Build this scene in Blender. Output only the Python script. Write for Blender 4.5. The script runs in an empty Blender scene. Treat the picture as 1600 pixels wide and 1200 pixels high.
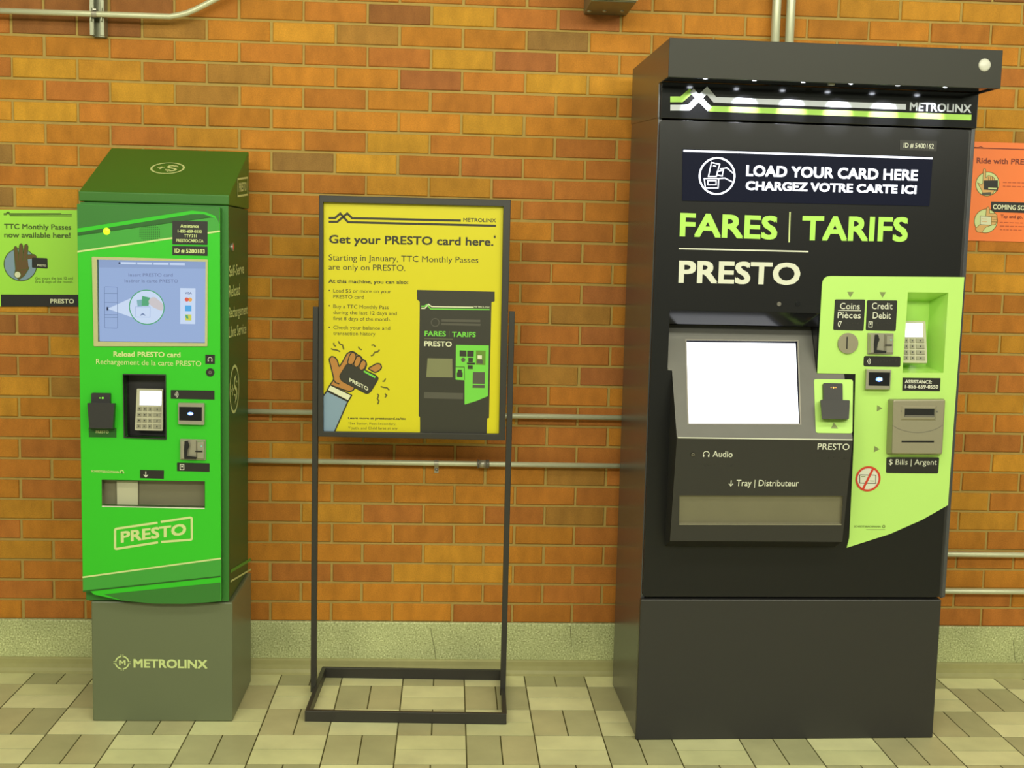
import bpy, math, random
from mathutils import Vector, Matrix
from mathutils.geometry import tessellate_polygon

random.seed(7)
sc = bpy.context.scene
col = sc.collection

# ------------------------------------------------------------------ camera
F_PX = 1885.045
CAM = Vector((-0.2305, -3.9717, 1.4275))
RX = Vector((0.9984, -0.0505, 0.0240)).normalized()      # picture right
RZ = Vector((0.0528, 0.9926, -0.1095)).normalized()      # view direction
RY = RZ.cross(RX).normalized()                           # picture down
RX = RY.cross(RZ).normalized()
cam = bpy.data.cameras.new('camera')
cam.sensor_width = 36.0
cam.lens = 36.0 * F_PX / 1600.0
cam.clip_start = 0.05
cam_ob = bpy.data.objects.new('camera', cam)
col.objects.link(cam_ob)
cam_ob.matrix_world = Matrix(((RX.x, -RY.x, -RZ.x, CAM.x), (RX.y, -RY.y, -RZ.y, CAM.y), (RX.z, -RY.z, -RZ.z, CAM.z), (0, 0, 0, 1)))
sc.camera = cam_ob

# ------------------------------------------------------------------ view, world, station lights
sc.view_settings.view_transform = 'Standard'
sc.view_settings.look = 'None'
sc.view_settings.gamma = 1.0
sc.view_settings.use_curve_mapping = False
sc.view_settings.exposure = 0.0

world = bpy.data.worlds.new('station_ambient')
sc.world = world
world.use_nodes = True
bg = world.node_tree.nodes['Background']
bg.inputs[0].default_value = (0.92, 1.0, 0.74, 1)
bg.inputs[1].default_value = 0.29


def area_light(name, loc, sx, sy, energy, color, target):
    l = bpy.data.lights.new(name, 'AREA')
    l.shape = 'RECTANGLE'
    l.size, l.size_y, l.energy, l.color = sx, sy, energy, color
    o = bpy.data.objects.new(name, l)
    o.location = loc
    d = Vector(target) - Vector(loc)
    o.rotation_euler = d.to_track_quat('-Z', 'Y').to_euler()
    col.objects.link(o)


TUBE = (1.0, 0.98, 0.80)
area_light('fluorescent_tube_row', (0.25, -2.3, 3.05), 6.2, 0.35, 48, TUBE, (0.1, -0.4, 0.6))
area_light('fluorescent_tube_row', (0.3, -4.7, 3.0), 6.4, 0.6, 222, TUBE, (0.2, -0.6, 0.9))


# ------------------------------------------------------------------ colour and materials
def lin(c):
    c /= 255.0
    return c / 12.92 if c <= 0.04045 else ((c + 0.055) / 1.055) ** 2.4


def rgb(r, g, b):
    return (lin(r), lin(g), lin(b), 1.0)


MATS = {}


def mat(name, color, rough=0.5, metal=0.0, spec=0.5, noise=0.0, nscale=60.0, bump=0.0, coat=0.0):
    m = bpy.data.materials.new(name)
    m.use_nodes = True
    nt = m.node_tree
    b = nt.nodes['Principled BSDF']
    b.inputs['Base Color'].default_value = color
    b.inputs['Roughness'].default_value = rough
    b.inputs['Metallic'].default_value = metal
    b.inputs['Specular IOR Level'].default_value = spec
    b.inputs['Coat Weight'].default_value = coat
    b.inputs['Coat Roughness'].default_value = 0.1
    if noise or bump:
        tc = nt.nodes.new('ShaderNodeTexCoord')
        n = nt.nodes.new('ShaderNodeTexNoise')
        n.inputs['Scale'].default_value = nscale
        n.inputs['Detail'].default_value = 4
        nt.links.new(tc.outputs['Object'], n.inputs['Vector'])
        if noise:
            mr = nt.nodes.new('ShaderNodeMapRange')
            mr.inputs[3].default_value = 1 - noise
            mr.inputs[4].default_value = 1 + noise
            nt.links.new(n.outputs['Fac'], mr.inputs[0])
            mx = nt.nodes.new('ShaderNodeVectorMath')
            mx.operation = 'SCALE'
            mx.inputs[0].default_value = color[:3]
            nt.links.new(mr.outputs[0], mx.inputs['Scale'])
            nt.links.new(mx.outputs[0], b.inputs['Base Color'])
        if bump:
            bp = nt.nodes.new('ShaderNodeBump')
            bp.inputs['Strength'].default_value = bump
            bp.inputs['Distance'].default_value = 0.002
            nt.links.new(n.outputs['Fac'], bp.inputs['Height'])
            nt.links.new(bp.outputs[0], b.inputs['Normal'])
    MATS[name] = m
    return m


def emit(name, color, strength):
    m = bpy.data.materials.new(name)
    m.use_nodes = True
    b = m.node_tree.nodes['Principled BSDF']
    b.inputs['Base Color'].default_value = (0.008, 0.008, 0.010, 1)
    b.inputs['Roughness'].default_value = 0.15
    b.inputs['Specular IOR Level'].default_value = 0.2
    b.inputs['Emission Color'].default_value = color
    b.inputs['Emission Strength'].default_value = strength
    MATS[name] = m
    return m


# fare machine
mat('door_black', rgb(28, 28, 29), 0.28, 0, 0.3, 0.05, 400, 0.05)
mat('machine_black', rgb(46, 45, 45), 0.36, 0, 0.5, 0.05, 400, 0.05)
mat('machine_side', rgb(64, 65, 70), 0.27, 0, 0.9)
mat('hood_grey', rgb(46, 46, 40), 0.45, 0, 0.3, 0.05, 400, 0.05)
mat('gloss_black', rgb(22, 22, 24), 0.10, 0, 0.6)
emit('sign_glass', (0.05, 0.08, 0.30, 1), 0.06)
mat('lime', rgb(186, 230, 120), 0.42, 0, 0.4)
mat('lime_gloss', rgb(188, 236, 116), 0.16, 0, 0.6)
mat('lime_letter', rgb(176, 228, 96), 0.5)
mat('off_white', rgb(216, 218, 202), 0.55)
mat('logo_white', rgb(206, 212, 222), 0.5)
mat('label_black', rgb(36, 35, 33), 0.40)
mat('braille_black', rgb(60, 60, 56), 0.35)
mat('arrow_grey', rgb(132, 146, 92), 0.45, 0.2)
mat('steel', rgb(176, 172, 156), 0.33, 0.55, 0.5, 0.05, 300)
mat('dark_steel', rgb(128, 124, 116), 0.32, 0.5, 0.5, 0.06, 200)
mat('bezel_grey', rgb(98, 97, 93), 0.36, 0.45, 0.5, 0.10, 14)
mat('bill_grey', rgb(158, 152, 130), 0.38, 0.35, 0.5, 0.05, 300)
mat('tray_flap', rgb(124, 120, 100), 0.36, 0.3, 0.5, 0.10, 12)
mat('slot_black', rgb(14, 14, 14), 0.5)
mat('plastic_black', rgb(48, 47, 48), 0.45)
mat('key_grey', rgb(148, 146, 124), 0.5)
mat('pinpad_grey', rgb(186, 184, 158), 0.5)
mat('red_print', rgb(205, 60, 36), 0.5)
mat('maker_grey', rgb(96, 122, 56), 0.5)
mat('dome_white', rgb(206, 206, 194), 0.3)
emit('screen_white', (0.93, 0.95, 1.0, 1), 2.4)
emit('screen_grey_print', (0.86, 0.89, 0.92, 1), 1.05)
emit('sign_white', (0.90, 0.93, 1.0, 1), 2.2)
emit('led_white', (0.85, 0.9, 1.0, 1), 18)
emit('small_display', (0.9, 0.92, 1.0, 1), 1.7)
emit('blue_glow', (0.12, 0.28, 1.0, 1), 3.0)
emit('blue_core', (0.6, 0.75, 1.0, 1), 2.2)
emit('amber_led', (1.0, 0.5, 0.06, 1), 2.0)
emit('green_led', (0.25, 1.0, 0.05, 1), 1.4)
emit('dim_green_led', (0.3, 0.9, 0.6, 1), 0.8)
emit('status_green', (0.62, 1.0, 0.02, 1), 1.5)
# kiosk
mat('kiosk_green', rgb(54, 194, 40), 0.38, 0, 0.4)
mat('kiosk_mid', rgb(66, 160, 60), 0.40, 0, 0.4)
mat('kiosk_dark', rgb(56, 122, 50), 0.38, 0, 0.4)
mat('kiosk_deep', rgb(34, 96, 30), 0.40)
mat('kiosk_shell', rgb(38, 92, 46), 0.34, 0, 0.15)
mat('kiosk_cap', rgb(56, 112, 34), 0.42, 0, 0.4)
mat('kiosk_base', rgb(104, 112, 84), 0.36, 0, 0.5, 0.04, 300)
mat('cream_line', rgb(206, 220, 150), 0.5)
mat('kiosk_bezel', rgb(186, 186, 136), 0.4)
emit('lcd_blue', (0.36, 0.49, 0.78, 1), 0.85)
emit('lcd_bar', (0.31, 0.42, 0.68, 1), 0.85)
emit('lcd_pale', (0.60, 0.72, 0.92, 1), 0.95)
emit('lcd_text', (0.16, 0.20, 0.36, 1), 0.95)
emit('lcd_line', (0.17, 0.24, 0.42, 1), 0.95)
emit('lcd_green', (0.10, 0.40, 0.20, 1), 0.95)
emit('lcd_teal', (0.22, 0.45, 0.48, 1), 0.95)
emit('lcd_skin', (0.62, 0.58, 0.60, 1), 0.95)
emit('lcd_red', (0.75, 0.12, 0.08, 1), 0.95)
emit('lcd_orange', (0.85, 0.42, 0.10, 1), 0.95)
emit('lcd_cyan', (0.10, 0.42, 0.80, 1), 0.95)
emit('lcd_yellow', (0.62, 0.65, 0.10, 1), 0.95)
emit('lcd_dark', (0.03, 0.04, 0.08, 1), 0.95)
# posters and stand
mat('stand_black', rgb(50, 48, 44), 0.42)
mat('poster_yellow', rgb(216, 206, 36), 0.35, 0, 0.4)
mat('poster_ink', rgb(48, 46, 30), 0.5)
mat('poster_ink_soft', rgb(98, 92, 28), 0.5)
mat('poster_machine', rgb(54, 53, 44), 0.4)
mat('poster_machine_grey', rgb(86, 84, 74), 0.4)
mat('poster_screen', rgb(128, 130, 92), 0.4)
mat('poster_green', rgb(118, 212, 74), 0.4)
mat('poster_olive', rgb(104, 140, 48), 0.4)
mat('poster_white', rgb(226, 228, 196), 0.4)
mat('skin_print', rgb(184, 128, 62), 0.4)
mat('sleeve_blue', rgb(132, 158, 182), 0.4)
mat('lime_paper', rgb(166, 232, 72), 0.5)
mat('lime_ink', rgb(72, 100, 28), 0.5)
mat('brown_hand', rgb(104, 80, 40), 0.5)
mat('orange_paper', rgb(255, 132, 66), 0.5)
mat('orange_ink', rgb(140, 58, 34), 0.5)
mat('orange_ink_soft', rgb(206, 96, 50), 0.5)
mat('pale_disc', rgb(214, 226, 160), 0.5)
mat('pale_skin', rgb(226, 178, 112), 0.5)
# setting
mat('conduit_metal', rgb(206, 208, 176), 0.36, 0.25, 0.5, 0.06, 40)
mat('strut_metal', rgb(150, 152, 128), 0.4, 0.5, 0.5, 0.2, 60)
mat('box_metal', rgb(126, 126, 100), 0.42, 0.35, 0.5, 0.15, 30)
mat('crack_dark', rgb(92, 94, 56), 0.8)


def brick_material():
    m = bpy.data.materials.new('brick')
    m.use_nodes = True
    nt = m.node_tree
    b = nt.nodes['Principled BSDF']
    b.inputs['Roughness'].default_value = 0.72
    b.inputs['Specular IOR Level'].default_value = 0.25
    a = nt.nodes.new('ShaderNodeAttribute')
    a.attribute_name = 'tone'
    tc = nt.nodes.new('ShaderNodeTexCoord')
    n1 = nt.nodes.new('ShaderNodeTexNoise')
    n1.inputs['Scale'].default_value = 14
    n1.inputs['Detail'].default_value = 5
    n2 = nt.nodes.new('ShaderNodeTexNoise')
    n2.inputs['Scale'].default_value = 260
    n2.inputs['Detail'].default_value = 3
    mp = nt.nodes.new('ShaderNodeMapping')
    mp.inputs['Scale'].default_value = (1.6, 1, 0.8)
    nt.links.new(tc.outputs['Object'], mp.inputs[0])
    nt.links.new(mp.outputs[0], n1.inputs['Vector'])
    nt.links.new(tc.outputs['Object'], n2.inputs['Vector'])
    r1 = nt.nodes.new('ShaderNodeMapRange')
    r1.inputs[1].default_value, r1.inputs[2].default_value = 0.3, 0.7
    r1.inputs[3].default_value, r1.inputs[4].default_value = 0.84, 1.14
    r2 = nt.nodes.new('ShaderNodeMapRange')
    r2.inputs[1].default_value, r2.inputs[2].default_value = 0.3, 0.7
    r2.inputs[3].default_value, r2.inputs[4].default_value = 0.90, 1.10
    nt.links.new(n1.outputs['Fac'], r1.inputs[0])
    nt.links.new(n2.outputs['Fac'], r2.inputs[0])
    mul = nt.nodes.new('ShaderNodeMath')
    mul.operation = 'MULTIPLY'
    nt.links.new(r1.outputs[0], mul.inputs[0])
    nt.links.new(r2.outputs[0], mul.inputs[1])
    sv = nt.nodes.new('ShaderNodeVectorMath')
    sv.operation = 'SCALE'
    nt.links.new(a.outputs['Color'], sv.inputs[0])
    nt.links.new(mul.outputs[0], sv.inputs['Scale'])
    nt.links.new(sv.outputs[0], b.inputs['Base Color'])
    bp = nt.nodes.new('ShaderNodeBump')
    bp.inputs['Strength'].default_value = 0.35
    bp.inputs['Distance'].default_value = 0.002
    nt.links.new(n2.outputs['Fac'], bp.inputs['Height'])
    nt.links.new(bp.outputs[0], b.inputs['Normal'])
    MATS['brick'] = m


def tile_material():
    m = bpy.data.materials.new('floor_tile')
    m.use_nodes = True
    nt = m.node_tree
    b = nt.nodes['Principled BSDF']
    b.inputs['Roughness'].default_value = 0.42
    b.inputs['Specular IOR Level'].default_value = 0.4
    a = nt.nodes.new('ShaderNodeAttribute')
    a.attribute_name = 'tone'
    tc = nt.nodes.new('ShaderNodeTexCoord')
    n1 = nt.nodes.new('ShaderNodeTexNoise')
    n1.inputs['Scale'].default_value = 9
    n1.inputs['Detail'].default_value = 6
    nt.links.new(tc.outputs['Object'], n1.inputs['Vector'])
    r1 = nt.nodes.new('ShaderNodeMapRange')
    r1.inputs[1].default_value, r1.inputs[2].default_value = 0.3, 0.7
    r1.inputs[3].default_value, r1.inputs[4].default_value = 0.9, 1.08
    nt.links.new(n1.outputs['Fac'], r1.inputs[0])
    sv = nt.nodes.new('ShaderNodeVectorMath')
    sv.operation = 'SCALE'
    nt.links.new(a.outputs['Color'], sv.inputs[0])
    nt.links.new(r1.outputs[0], sv.inputs['Scale'])
    nt.links.new(sv.outputs[0], b.inputs['Base Color'])
    MATS['floor_tile'] = m


def terrazzo_material():
    m = bpy.data.materials.new('terrazzo')
    m.use_nodes = True
    nt = m.node_tree
    b = nt.nodes['Principled BSDF']
    b.inputs['Roughness'].default_value = 0.5
    tc = nt.nodes.new('ShaderNodeTexCoord')
    v = nt.nodes.new('ShaderNodeTexNoise')
    v.inputs['Scale'].default_value = 190
    v.inputs['Detail'].default_value = 2
    nt.links.new(tc.outputs['Object'], v.inputs['Vector'])
    cr = nt.nodes.new('ShaderNodeValToRGB')
    e = cr.color_ramp.elements
    e[0].position, e[0].color = 0.32, rgb(142, 146, 96)
    e[1].position, e[1].color = 0.66, rgb(222, 226, 176)
    k = cr.color_ramp.elements.new(0.44)
    k.color = rgb(182, 188, 134)
    k = cr.color_ramp.elements.new(0.56)
    k.color = rgb(192, 198, 144)
    nt.links.new(v.outputs['Fac'], cr.inputs[0])
    n2 = nt.nodes.new('ShaderNodeTexNoise')
    n2.inputs['Scale'].default_value = 6
    n2.inputs['Detail'].default_value = 5
    nt.links.new(tc.outputs['Object'], n2.inputs['Vector'])
    r = nt.nodes.new('ShaderNodeMapRange')
    r.inputs[1].default_value, r.inputs[2].default_value = 0.3, 0.7
    r.inputs[3].default_value, r.inputs[4].default_value = 0.84, 1.1
    nt.links.new(n2.outputs['Fac'], r.inputs[0])
    sv = nt.nodes.new('ShaderNodeVectorMath')
    sv.operation = 'SCALE'
    nt.links.new(cr.outputs[0], sv.inputs[0])
    nt.links.new(r.outputs[0], sv.inputs['Scale'])
    nt.links.new(sv.outputs[0], b.inputs['Base Color'])
    MATS['terrazzo'] = m


brick_material()
tile_material()
terrazzo_material()
mat('mortar', rgb(176, 150, 84), 0.9, 0, 0.2, 0.12, 50, 0.3)
mat('grout', rgb(84, 80, 44), 0.9, 0, 0.2, 0.1, 50)
mat('cove', rgb(168, 164, 112), 0.5, 0, 0.4, 0.12, 30)
mat('ceiling_paint', rgb(200, 200, 180), 0.8)


# ------------------------------------------------------------------ geometry helpers
def ray(px, py):
    return RX * ((px - 800) / F_PX) + RY * ((py - 600) / F_PX) + RZ


def on_wall(px, py, y=0.0):
    d = ray(px, py)
    return CAM + d * ((y - CAM.y) / d.y)


class Plane:
    """A flat face of a thing: origin and two axes in the thing's own coordinates."""

    def __init__(s, thing, origin, ux=(1, 0, 0), uz=(0, 0, 1)):
        s.o, s.u, s.z = Vector(origin), Vector(ux).normalized(), Vector(uz).normalized()
        s.n = s.u.cross(s.z)
        s.M = thing['M'] if isinstance(thing, dict) else Matrix.Identity(4)
        s.inv = s.M.inverted()

    def px(s, x, y):
        c = s.inv @ CAM
        d = s.inv.to_3x3() @ ray(x, y)
        t = (s.o - c).dot(s.n) / d.dot(s.n)
        r = c + d * t - s.o
        return (r.dot(s.u), r.dot(s.z))

    def q(s, pts):
        return [s.px(*p) for p in pts]

    def p3(s, uv, w=0.0):
        return s.o + s.u * uv[0] + s.z * uv[1] + s.n * w

    def at(s, x, y, w=0.0):
        return s.p3(s.px(x, y), w)

    def off(s, w):
        q = Plane.__new__(Plane)
        q.o, q.u, q.z, q.n, q.M, q.inv = s.o + s.n * w, s.u, s.z, s.n, s.M, s.inv
        return q

    def scale(s, x, y):
        a, b = s.px(x, y - 10), s.px(x, y + 10)
        return abs(a[1] - b[1]) / 20.0


def K(x0, y0, k):
    return lambda *p: [(x0 + p[i] / k, y0 + p[i + 1] / k) for i in range(0, len(p), 2)]


def rnd(pts, r, n=4):
    out = []
    L = len(pts)
    for i in range(L):
        a, b, c = Vector(pts[i - 1]), Vector(pts[i]), Vector(pts[(i + 1) % L])
        d1, d2 = (a - b), (c - b)
        r1 = min(r, d1.length * 0.45, d2.length * 0.45)
        p, q = b + d1.normalized() * r1, b + d2.normalized() * r1
        for k in range(n + 1):
            t = k / n
            w = p * (1 - t) ** 2 + b * 2 * t * (1 - t) + q * t * t
            out.append((w.x, w.y))
    return out


def smooth_closed(pts, n=4):
    out = []
    L = len(pts)
    P = [Vector(p) for p in pts]
    for i in range(L):
        p0, p1, p2, p3 = P[i - 1], P[i], P[(i + 1) % L], P[(i + 2) % L]
        for k in range(n):
            t = k / n
            w = 0.5 * ((2 * p1) + (p2 - p0) * t + (2 * p0 - 5 * p1 + 4 * p2 - p3) * t * t + (3 * p1 - p0 - 3 * p2 + p3) * t ** 3)
            out.append((w.x, w.y))
    return out


def circ(c, r, n=28, ry=None):
    ry = r if ry is None else ry
    return [(c[0] + r * math.cos(2 * math.pi * i / n), c[1] + ry * math.sin(2 * math.pi * i / n)) for i in range(n)]


TXT = {}


def text_geo(s, bold):
    key = (s, bold)
    if key in TXT:
        return TXT[key]
    cu = bpy.data.curves.new('t', 'FONT')
    cu.body = s
    cu.size = 1.0
    cu.offset = bold
    cu.resolution_u = 3
    ob = bpy.data.objects.new('t', cu)
    col.objects.link(ob)
    bpy.context.view_layer.update()
    dg = bpy.context.evaluated_depsgraph_get()
    me = bpy.data.meshes.new_from_object(ob.evaluated_get(dg))
    v = [(p.co.x, p.co.y) for p in me.vertices]
    f = [tuple(p.vertices) for p in me.polygons]
    bpy.data.objects.remove(ob)
    bpy.data.curves.remove(cu)
    bpy.data.meshes.remove(me)
    TXT[key] = (v, f)
    return TXT[key]


class MB:
    def __init__(s):
        s.v, s.f, s.m, s.sm, s.mats = [], [], [], [], []

    def mi(s, name):
        if name not in s.mats:
            s.mats.append(name)
        return s.mats.index(name)

    def add(s, verts, faces, m, smooth=False):
        o = len(s.v)
        s.v += [tuple(v) for v in verts]
        k = s.mi(m)
        for f in faces:
            s.f.append([o + i for i in f])
            s.m.append(k)
            s.sm.append(smooth)
        return s

    def box(s, x0, x1, y0, y1, z0, z1, m):
        v = [(x, y, z) for x in (x0, x1) for y in (y0, y1) for z in (z0, z1)]
        return s.add(v, [(0, 1, 3, 2), (4, 6, 7, 5), (0, 4, 5, 1), (2, 3, 7, 6), (0, 2, 6, 4), (1, 5, 7, 3)], m)

    def prism_x(s, prof, x0, x1, m, caps=True):
        n = len(prof)
        v = [(x0, y, z) for y, z in prof] + [(x1, y, z) for y, z in prof]
        f = [(i, (i + 1) % n, n + (i + 1) % n, n + i) for i in range(n)]
        if caps:
            f += [tuple(range(n)), tuple(range(2 * n - 1, n - 1, -1))]
        return s.add(v, f, m)

    def poly(s, P, uv, w, m):
        tri = tessellate_polygon([[Vector((a, b, 0)) for a, b in uv]])
        return s.add([P.p3(p, w) for p in uv], tri, m)

    def plate(s, P, outer, holes, w0, w1, m, side=None):
        loops = [outer] + list(holes)
        flat = [p for l in loops for p in l]
        tri = tessellate_polygon([[Vector((a, b, 0)) for a, b in l] for l in loops])
        n = len(flat)
        s.add([P.p3(p, w1) for p in flat], tri, m)
        s.add([P.p3(p, w0) for p in flat], [tuple(reversed(t)) for t in tri], side or m)
        for l in loops:
            k = len(l)
            s.add([P.p3(p, w0) for p in l] + [P.p3(p, w1) for p in l], [(i, (i + 1) % k, k + (i + 1) % k, k + i) for i in range(k)], side or m)
        return s

    def slab(s, P, uv, w0, w1, m, side=None):
        return s.plate(P, uv, [], w0, w1, m, side)

    def frustum(s, P, uv0, w0, uv1, w1, m):
        k = len(uv0)
        v = [P.p3(p, w0) for p in uv0] + [P.p3(p, w1) for p in uv1]
        return s.add(v, [(i, (i + 1) % k, k + (i + 1) % k, k + i) for i in range(k)] + [tuple(range(k, 2 * k)), tuple(range(k - 1, -1, -1))], m)

    def recess(s, P, uv, depth, m, back=None, w0=0.0):
        k = len(uv)
        v = [P.p3(p, w0) for p in uv] + [P.p3(p, -depth) for p in uv]
        s.add(v, [(i, (i + 1) % k, k + (i + 1) % k, k + i) for i in range(k)], m)
        return s.add(v[k:], [tuple(range(k))], back or m)

    def ring(s, P, c, r0, r1, w, m, n=36, ry=1.0):
        v = [P.p3((c[0] + r * math.cos(2 * math.pi * i / n), c[1] + ry * r * math.sin(2 * math.pi * i / n)), w) for r in (r0, r1) for i in range(n)]
        return s.add(v, [(i, (i + 1) % n, n + (i + 1) % n, n + i) for i in range(n)], m)

    def disc(s, P, c, r, w0, w1, m, n=28):
        return s.plate(P, circ(c, r, n), [], w0, w1, m)

    def dome(s, P, c, r, h, m, n=20, rings=5):
        v, f = [], []
        for j in range(rings):
            a = j / rings * math.pi / 2
            v += [P.p3((c[0] + r * math.cos(a) * math.cos(2 * math.pi * i / n), c[1] + r * math.cos(a) * math.sin(2 * math.pi * i / n)), h * math.sin(a)) for i in range(n)]
        v.append(P.p3(c, h))
        for j in range(rings - 1):
            f += [(j * n + i, j * n + (i + 1) % n, (j + 1) * n + (i + 1) % n, (j + 1) * n + i) for i in range(n)]
        f += [((rings - 1) * n + i, (rings - 1) * n + (i + 1) % n, rings * n) for i in range(n)]
        return s.add(v, f, m, True)

    def stroke(s, P, uv, width, w, m, closed=False):
        pts = [Vector(p) for p in uv]
        n = len(pts)
        L, R = [], []
        for i in range(n):
            a = pts[i - 1] if (i > 0 or closed) else None
            b = pts[(i + 1) % n] if (i < n - 1 or closed) else None
            d1 = (pts[i] - a).normalized() if a is not None else None
            d2 = (b - pts[i]).normalized() if b is not None else None
            if d1 is None:
                d1 = d2
            if d2 is None:
                d2 = d1
            t = d1 + d2
            t = t.normalized() if t.length > 1e-6 else d1
            nn = Vector((-t.y, t.x))
            c = max(0.5, nn.dot(Vector((-d1.y, d1.x))))
            o = nn * (width / 2 / c)
            L.append(pts[i] + o)
            R.append(pts[i] - o)
        v = [P.p3(p, w) for p in L] + [P.p3(p, w) for p in R]
        return s.add(v, [(i, (i + 1) % n, n + (i + 1) % n, n + i) for i in range(n if closed else n - 1)], m)

    def text(s, P, txt, a, b, cap, w, m, bold=0.0):
        """Lettering from picture point a (baseline start) to b (baseline end), capitals cap picture pixels high."""
        v, f = text_geo(txt, 0.0)
        hv, _ = text_geo('H', 0.0)
        y0, y1 = min(p[1] for p in hv), max(p[1] for p in hv)
        x0, x1 = min(p[0] for p in v) - bold, max(p[0] for p in v) + bold
        y0, y1 = y0 - bold, y1 + bold
        A, B = Vector(P.px(*a)), Vector(P.px(*b))
        ch = cap * P.scale((a[0] + b[0]) / 2, (a[1] + b[1]) / 2)
        prints = [(0, 0)] if not bold else [(-bold, -bold), (bold, -bold), (-bold, bold), (bold, bold)]
        for k, (dx, dy) in enumerate(prints):
            out = []
            for x, y in v:
                t = (x + dx - x0) / (x1 - x0)
                p = A + (B - A) * t
                out.append(P.p3((p.x, p.y + (y + dy - y0) / (y1 - y0) * ch), w + k * .00004))
            s.add(out, f, m)
        return s

    def tube(s, pts, r, m, n=14, caps=True):
        pts = [Vector(p) for p in pts]
        v, f = [], []
        prev = None
        for i, p in enumerate(pts):
            d = (pts[min(i + 1, len(pts) - 1)] - pts[max(i - 1, 0)]).normalized()
            if prev is None:
                up = Vector((0, 0, 1)) if abs(d.z) < 0.9 else Vector((0, 1, 0))
                a = d.cross(up).normalized()
            else:
                a = (prev - d * prev.dot(d)).normalized()
            prev = a
            b = d.cross(a)
            v += [p + a * (r * math.cos(2 * math.pi * k / n)) + b * (r * math.sin(2 * math.pi * k / n)) for k in range(n)]
        for i in range(len(pts) - 1):
            f += [(i * n + k, i * n + (k + 1) % n, (i + 1) * n + (k + 1) % n, (i + 1) * n + k) for k in range(n)]
        s.add(v, f, m, True)
        if caps:
            s.add(v[:n], [tuple(range(n))], m)
            s.add(v[-n:], [tuple(range(n))], m)
        return s

    def build(s, name, parent=None, bevel=0.0, seg=2, label=None, normals=True):
        me = bpy.data.meshes.new(name)
        me.from_pydata(s.v, [], s.f)
        for n in s.mats:
            me.materials.append(MATS[n])
        me.polygons.foreach_set('material_index', s.m)
        me.polygons.foreach_set('use_smooth', s.sm)
        me.update()
        if normals:
            import bmesh
            bm = bmesh.new()
            bm.from_mesh(me)
            bmesh.ops.remove_doubles(bm, verts=bm.verts, dist=1e-6)
            bmesh.ops.recalc_face_normals(bm, faces=bm.faces)
            bm.to_mesh(me)
            bm.free()
        ob = bpy.data.objects.new(name, me)
        col.objects.link(ob)
        if parent is not None:
            ob.parent = parent['ob'] if isinstance(parent, dict) else parent
        if bevel:
            b = ob.modifiers.new('edge', 'BEVEL')
            b.width = bevel
            b.segments = seg
            b.limit_method = 'ANGLE'
            b.angle_limit = math.radians(40)
        if label:
            ob['label'] = label
        return ob


def thing(name, label, cat, loc=(0, 0, 0), rotz=0.0, group=None):
    o = bpy.data.objects.new(name, None)
    o.empty_display_size = 0.1
    col.objects.link(o)
    o.location = loc
    o.rotation_euler = (0, 0, rotz)
    o['label'] = label
    o['category'] = cat
    if group:
        o['group'] = group
    return {'ob': o, 'M': Matrix.Translation(Vector(loc)) @ Matrix.Rotation(rotz, 4, 'Z')}


def structure(o):
    o['kind'] = 'structure'
    return o


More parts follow.
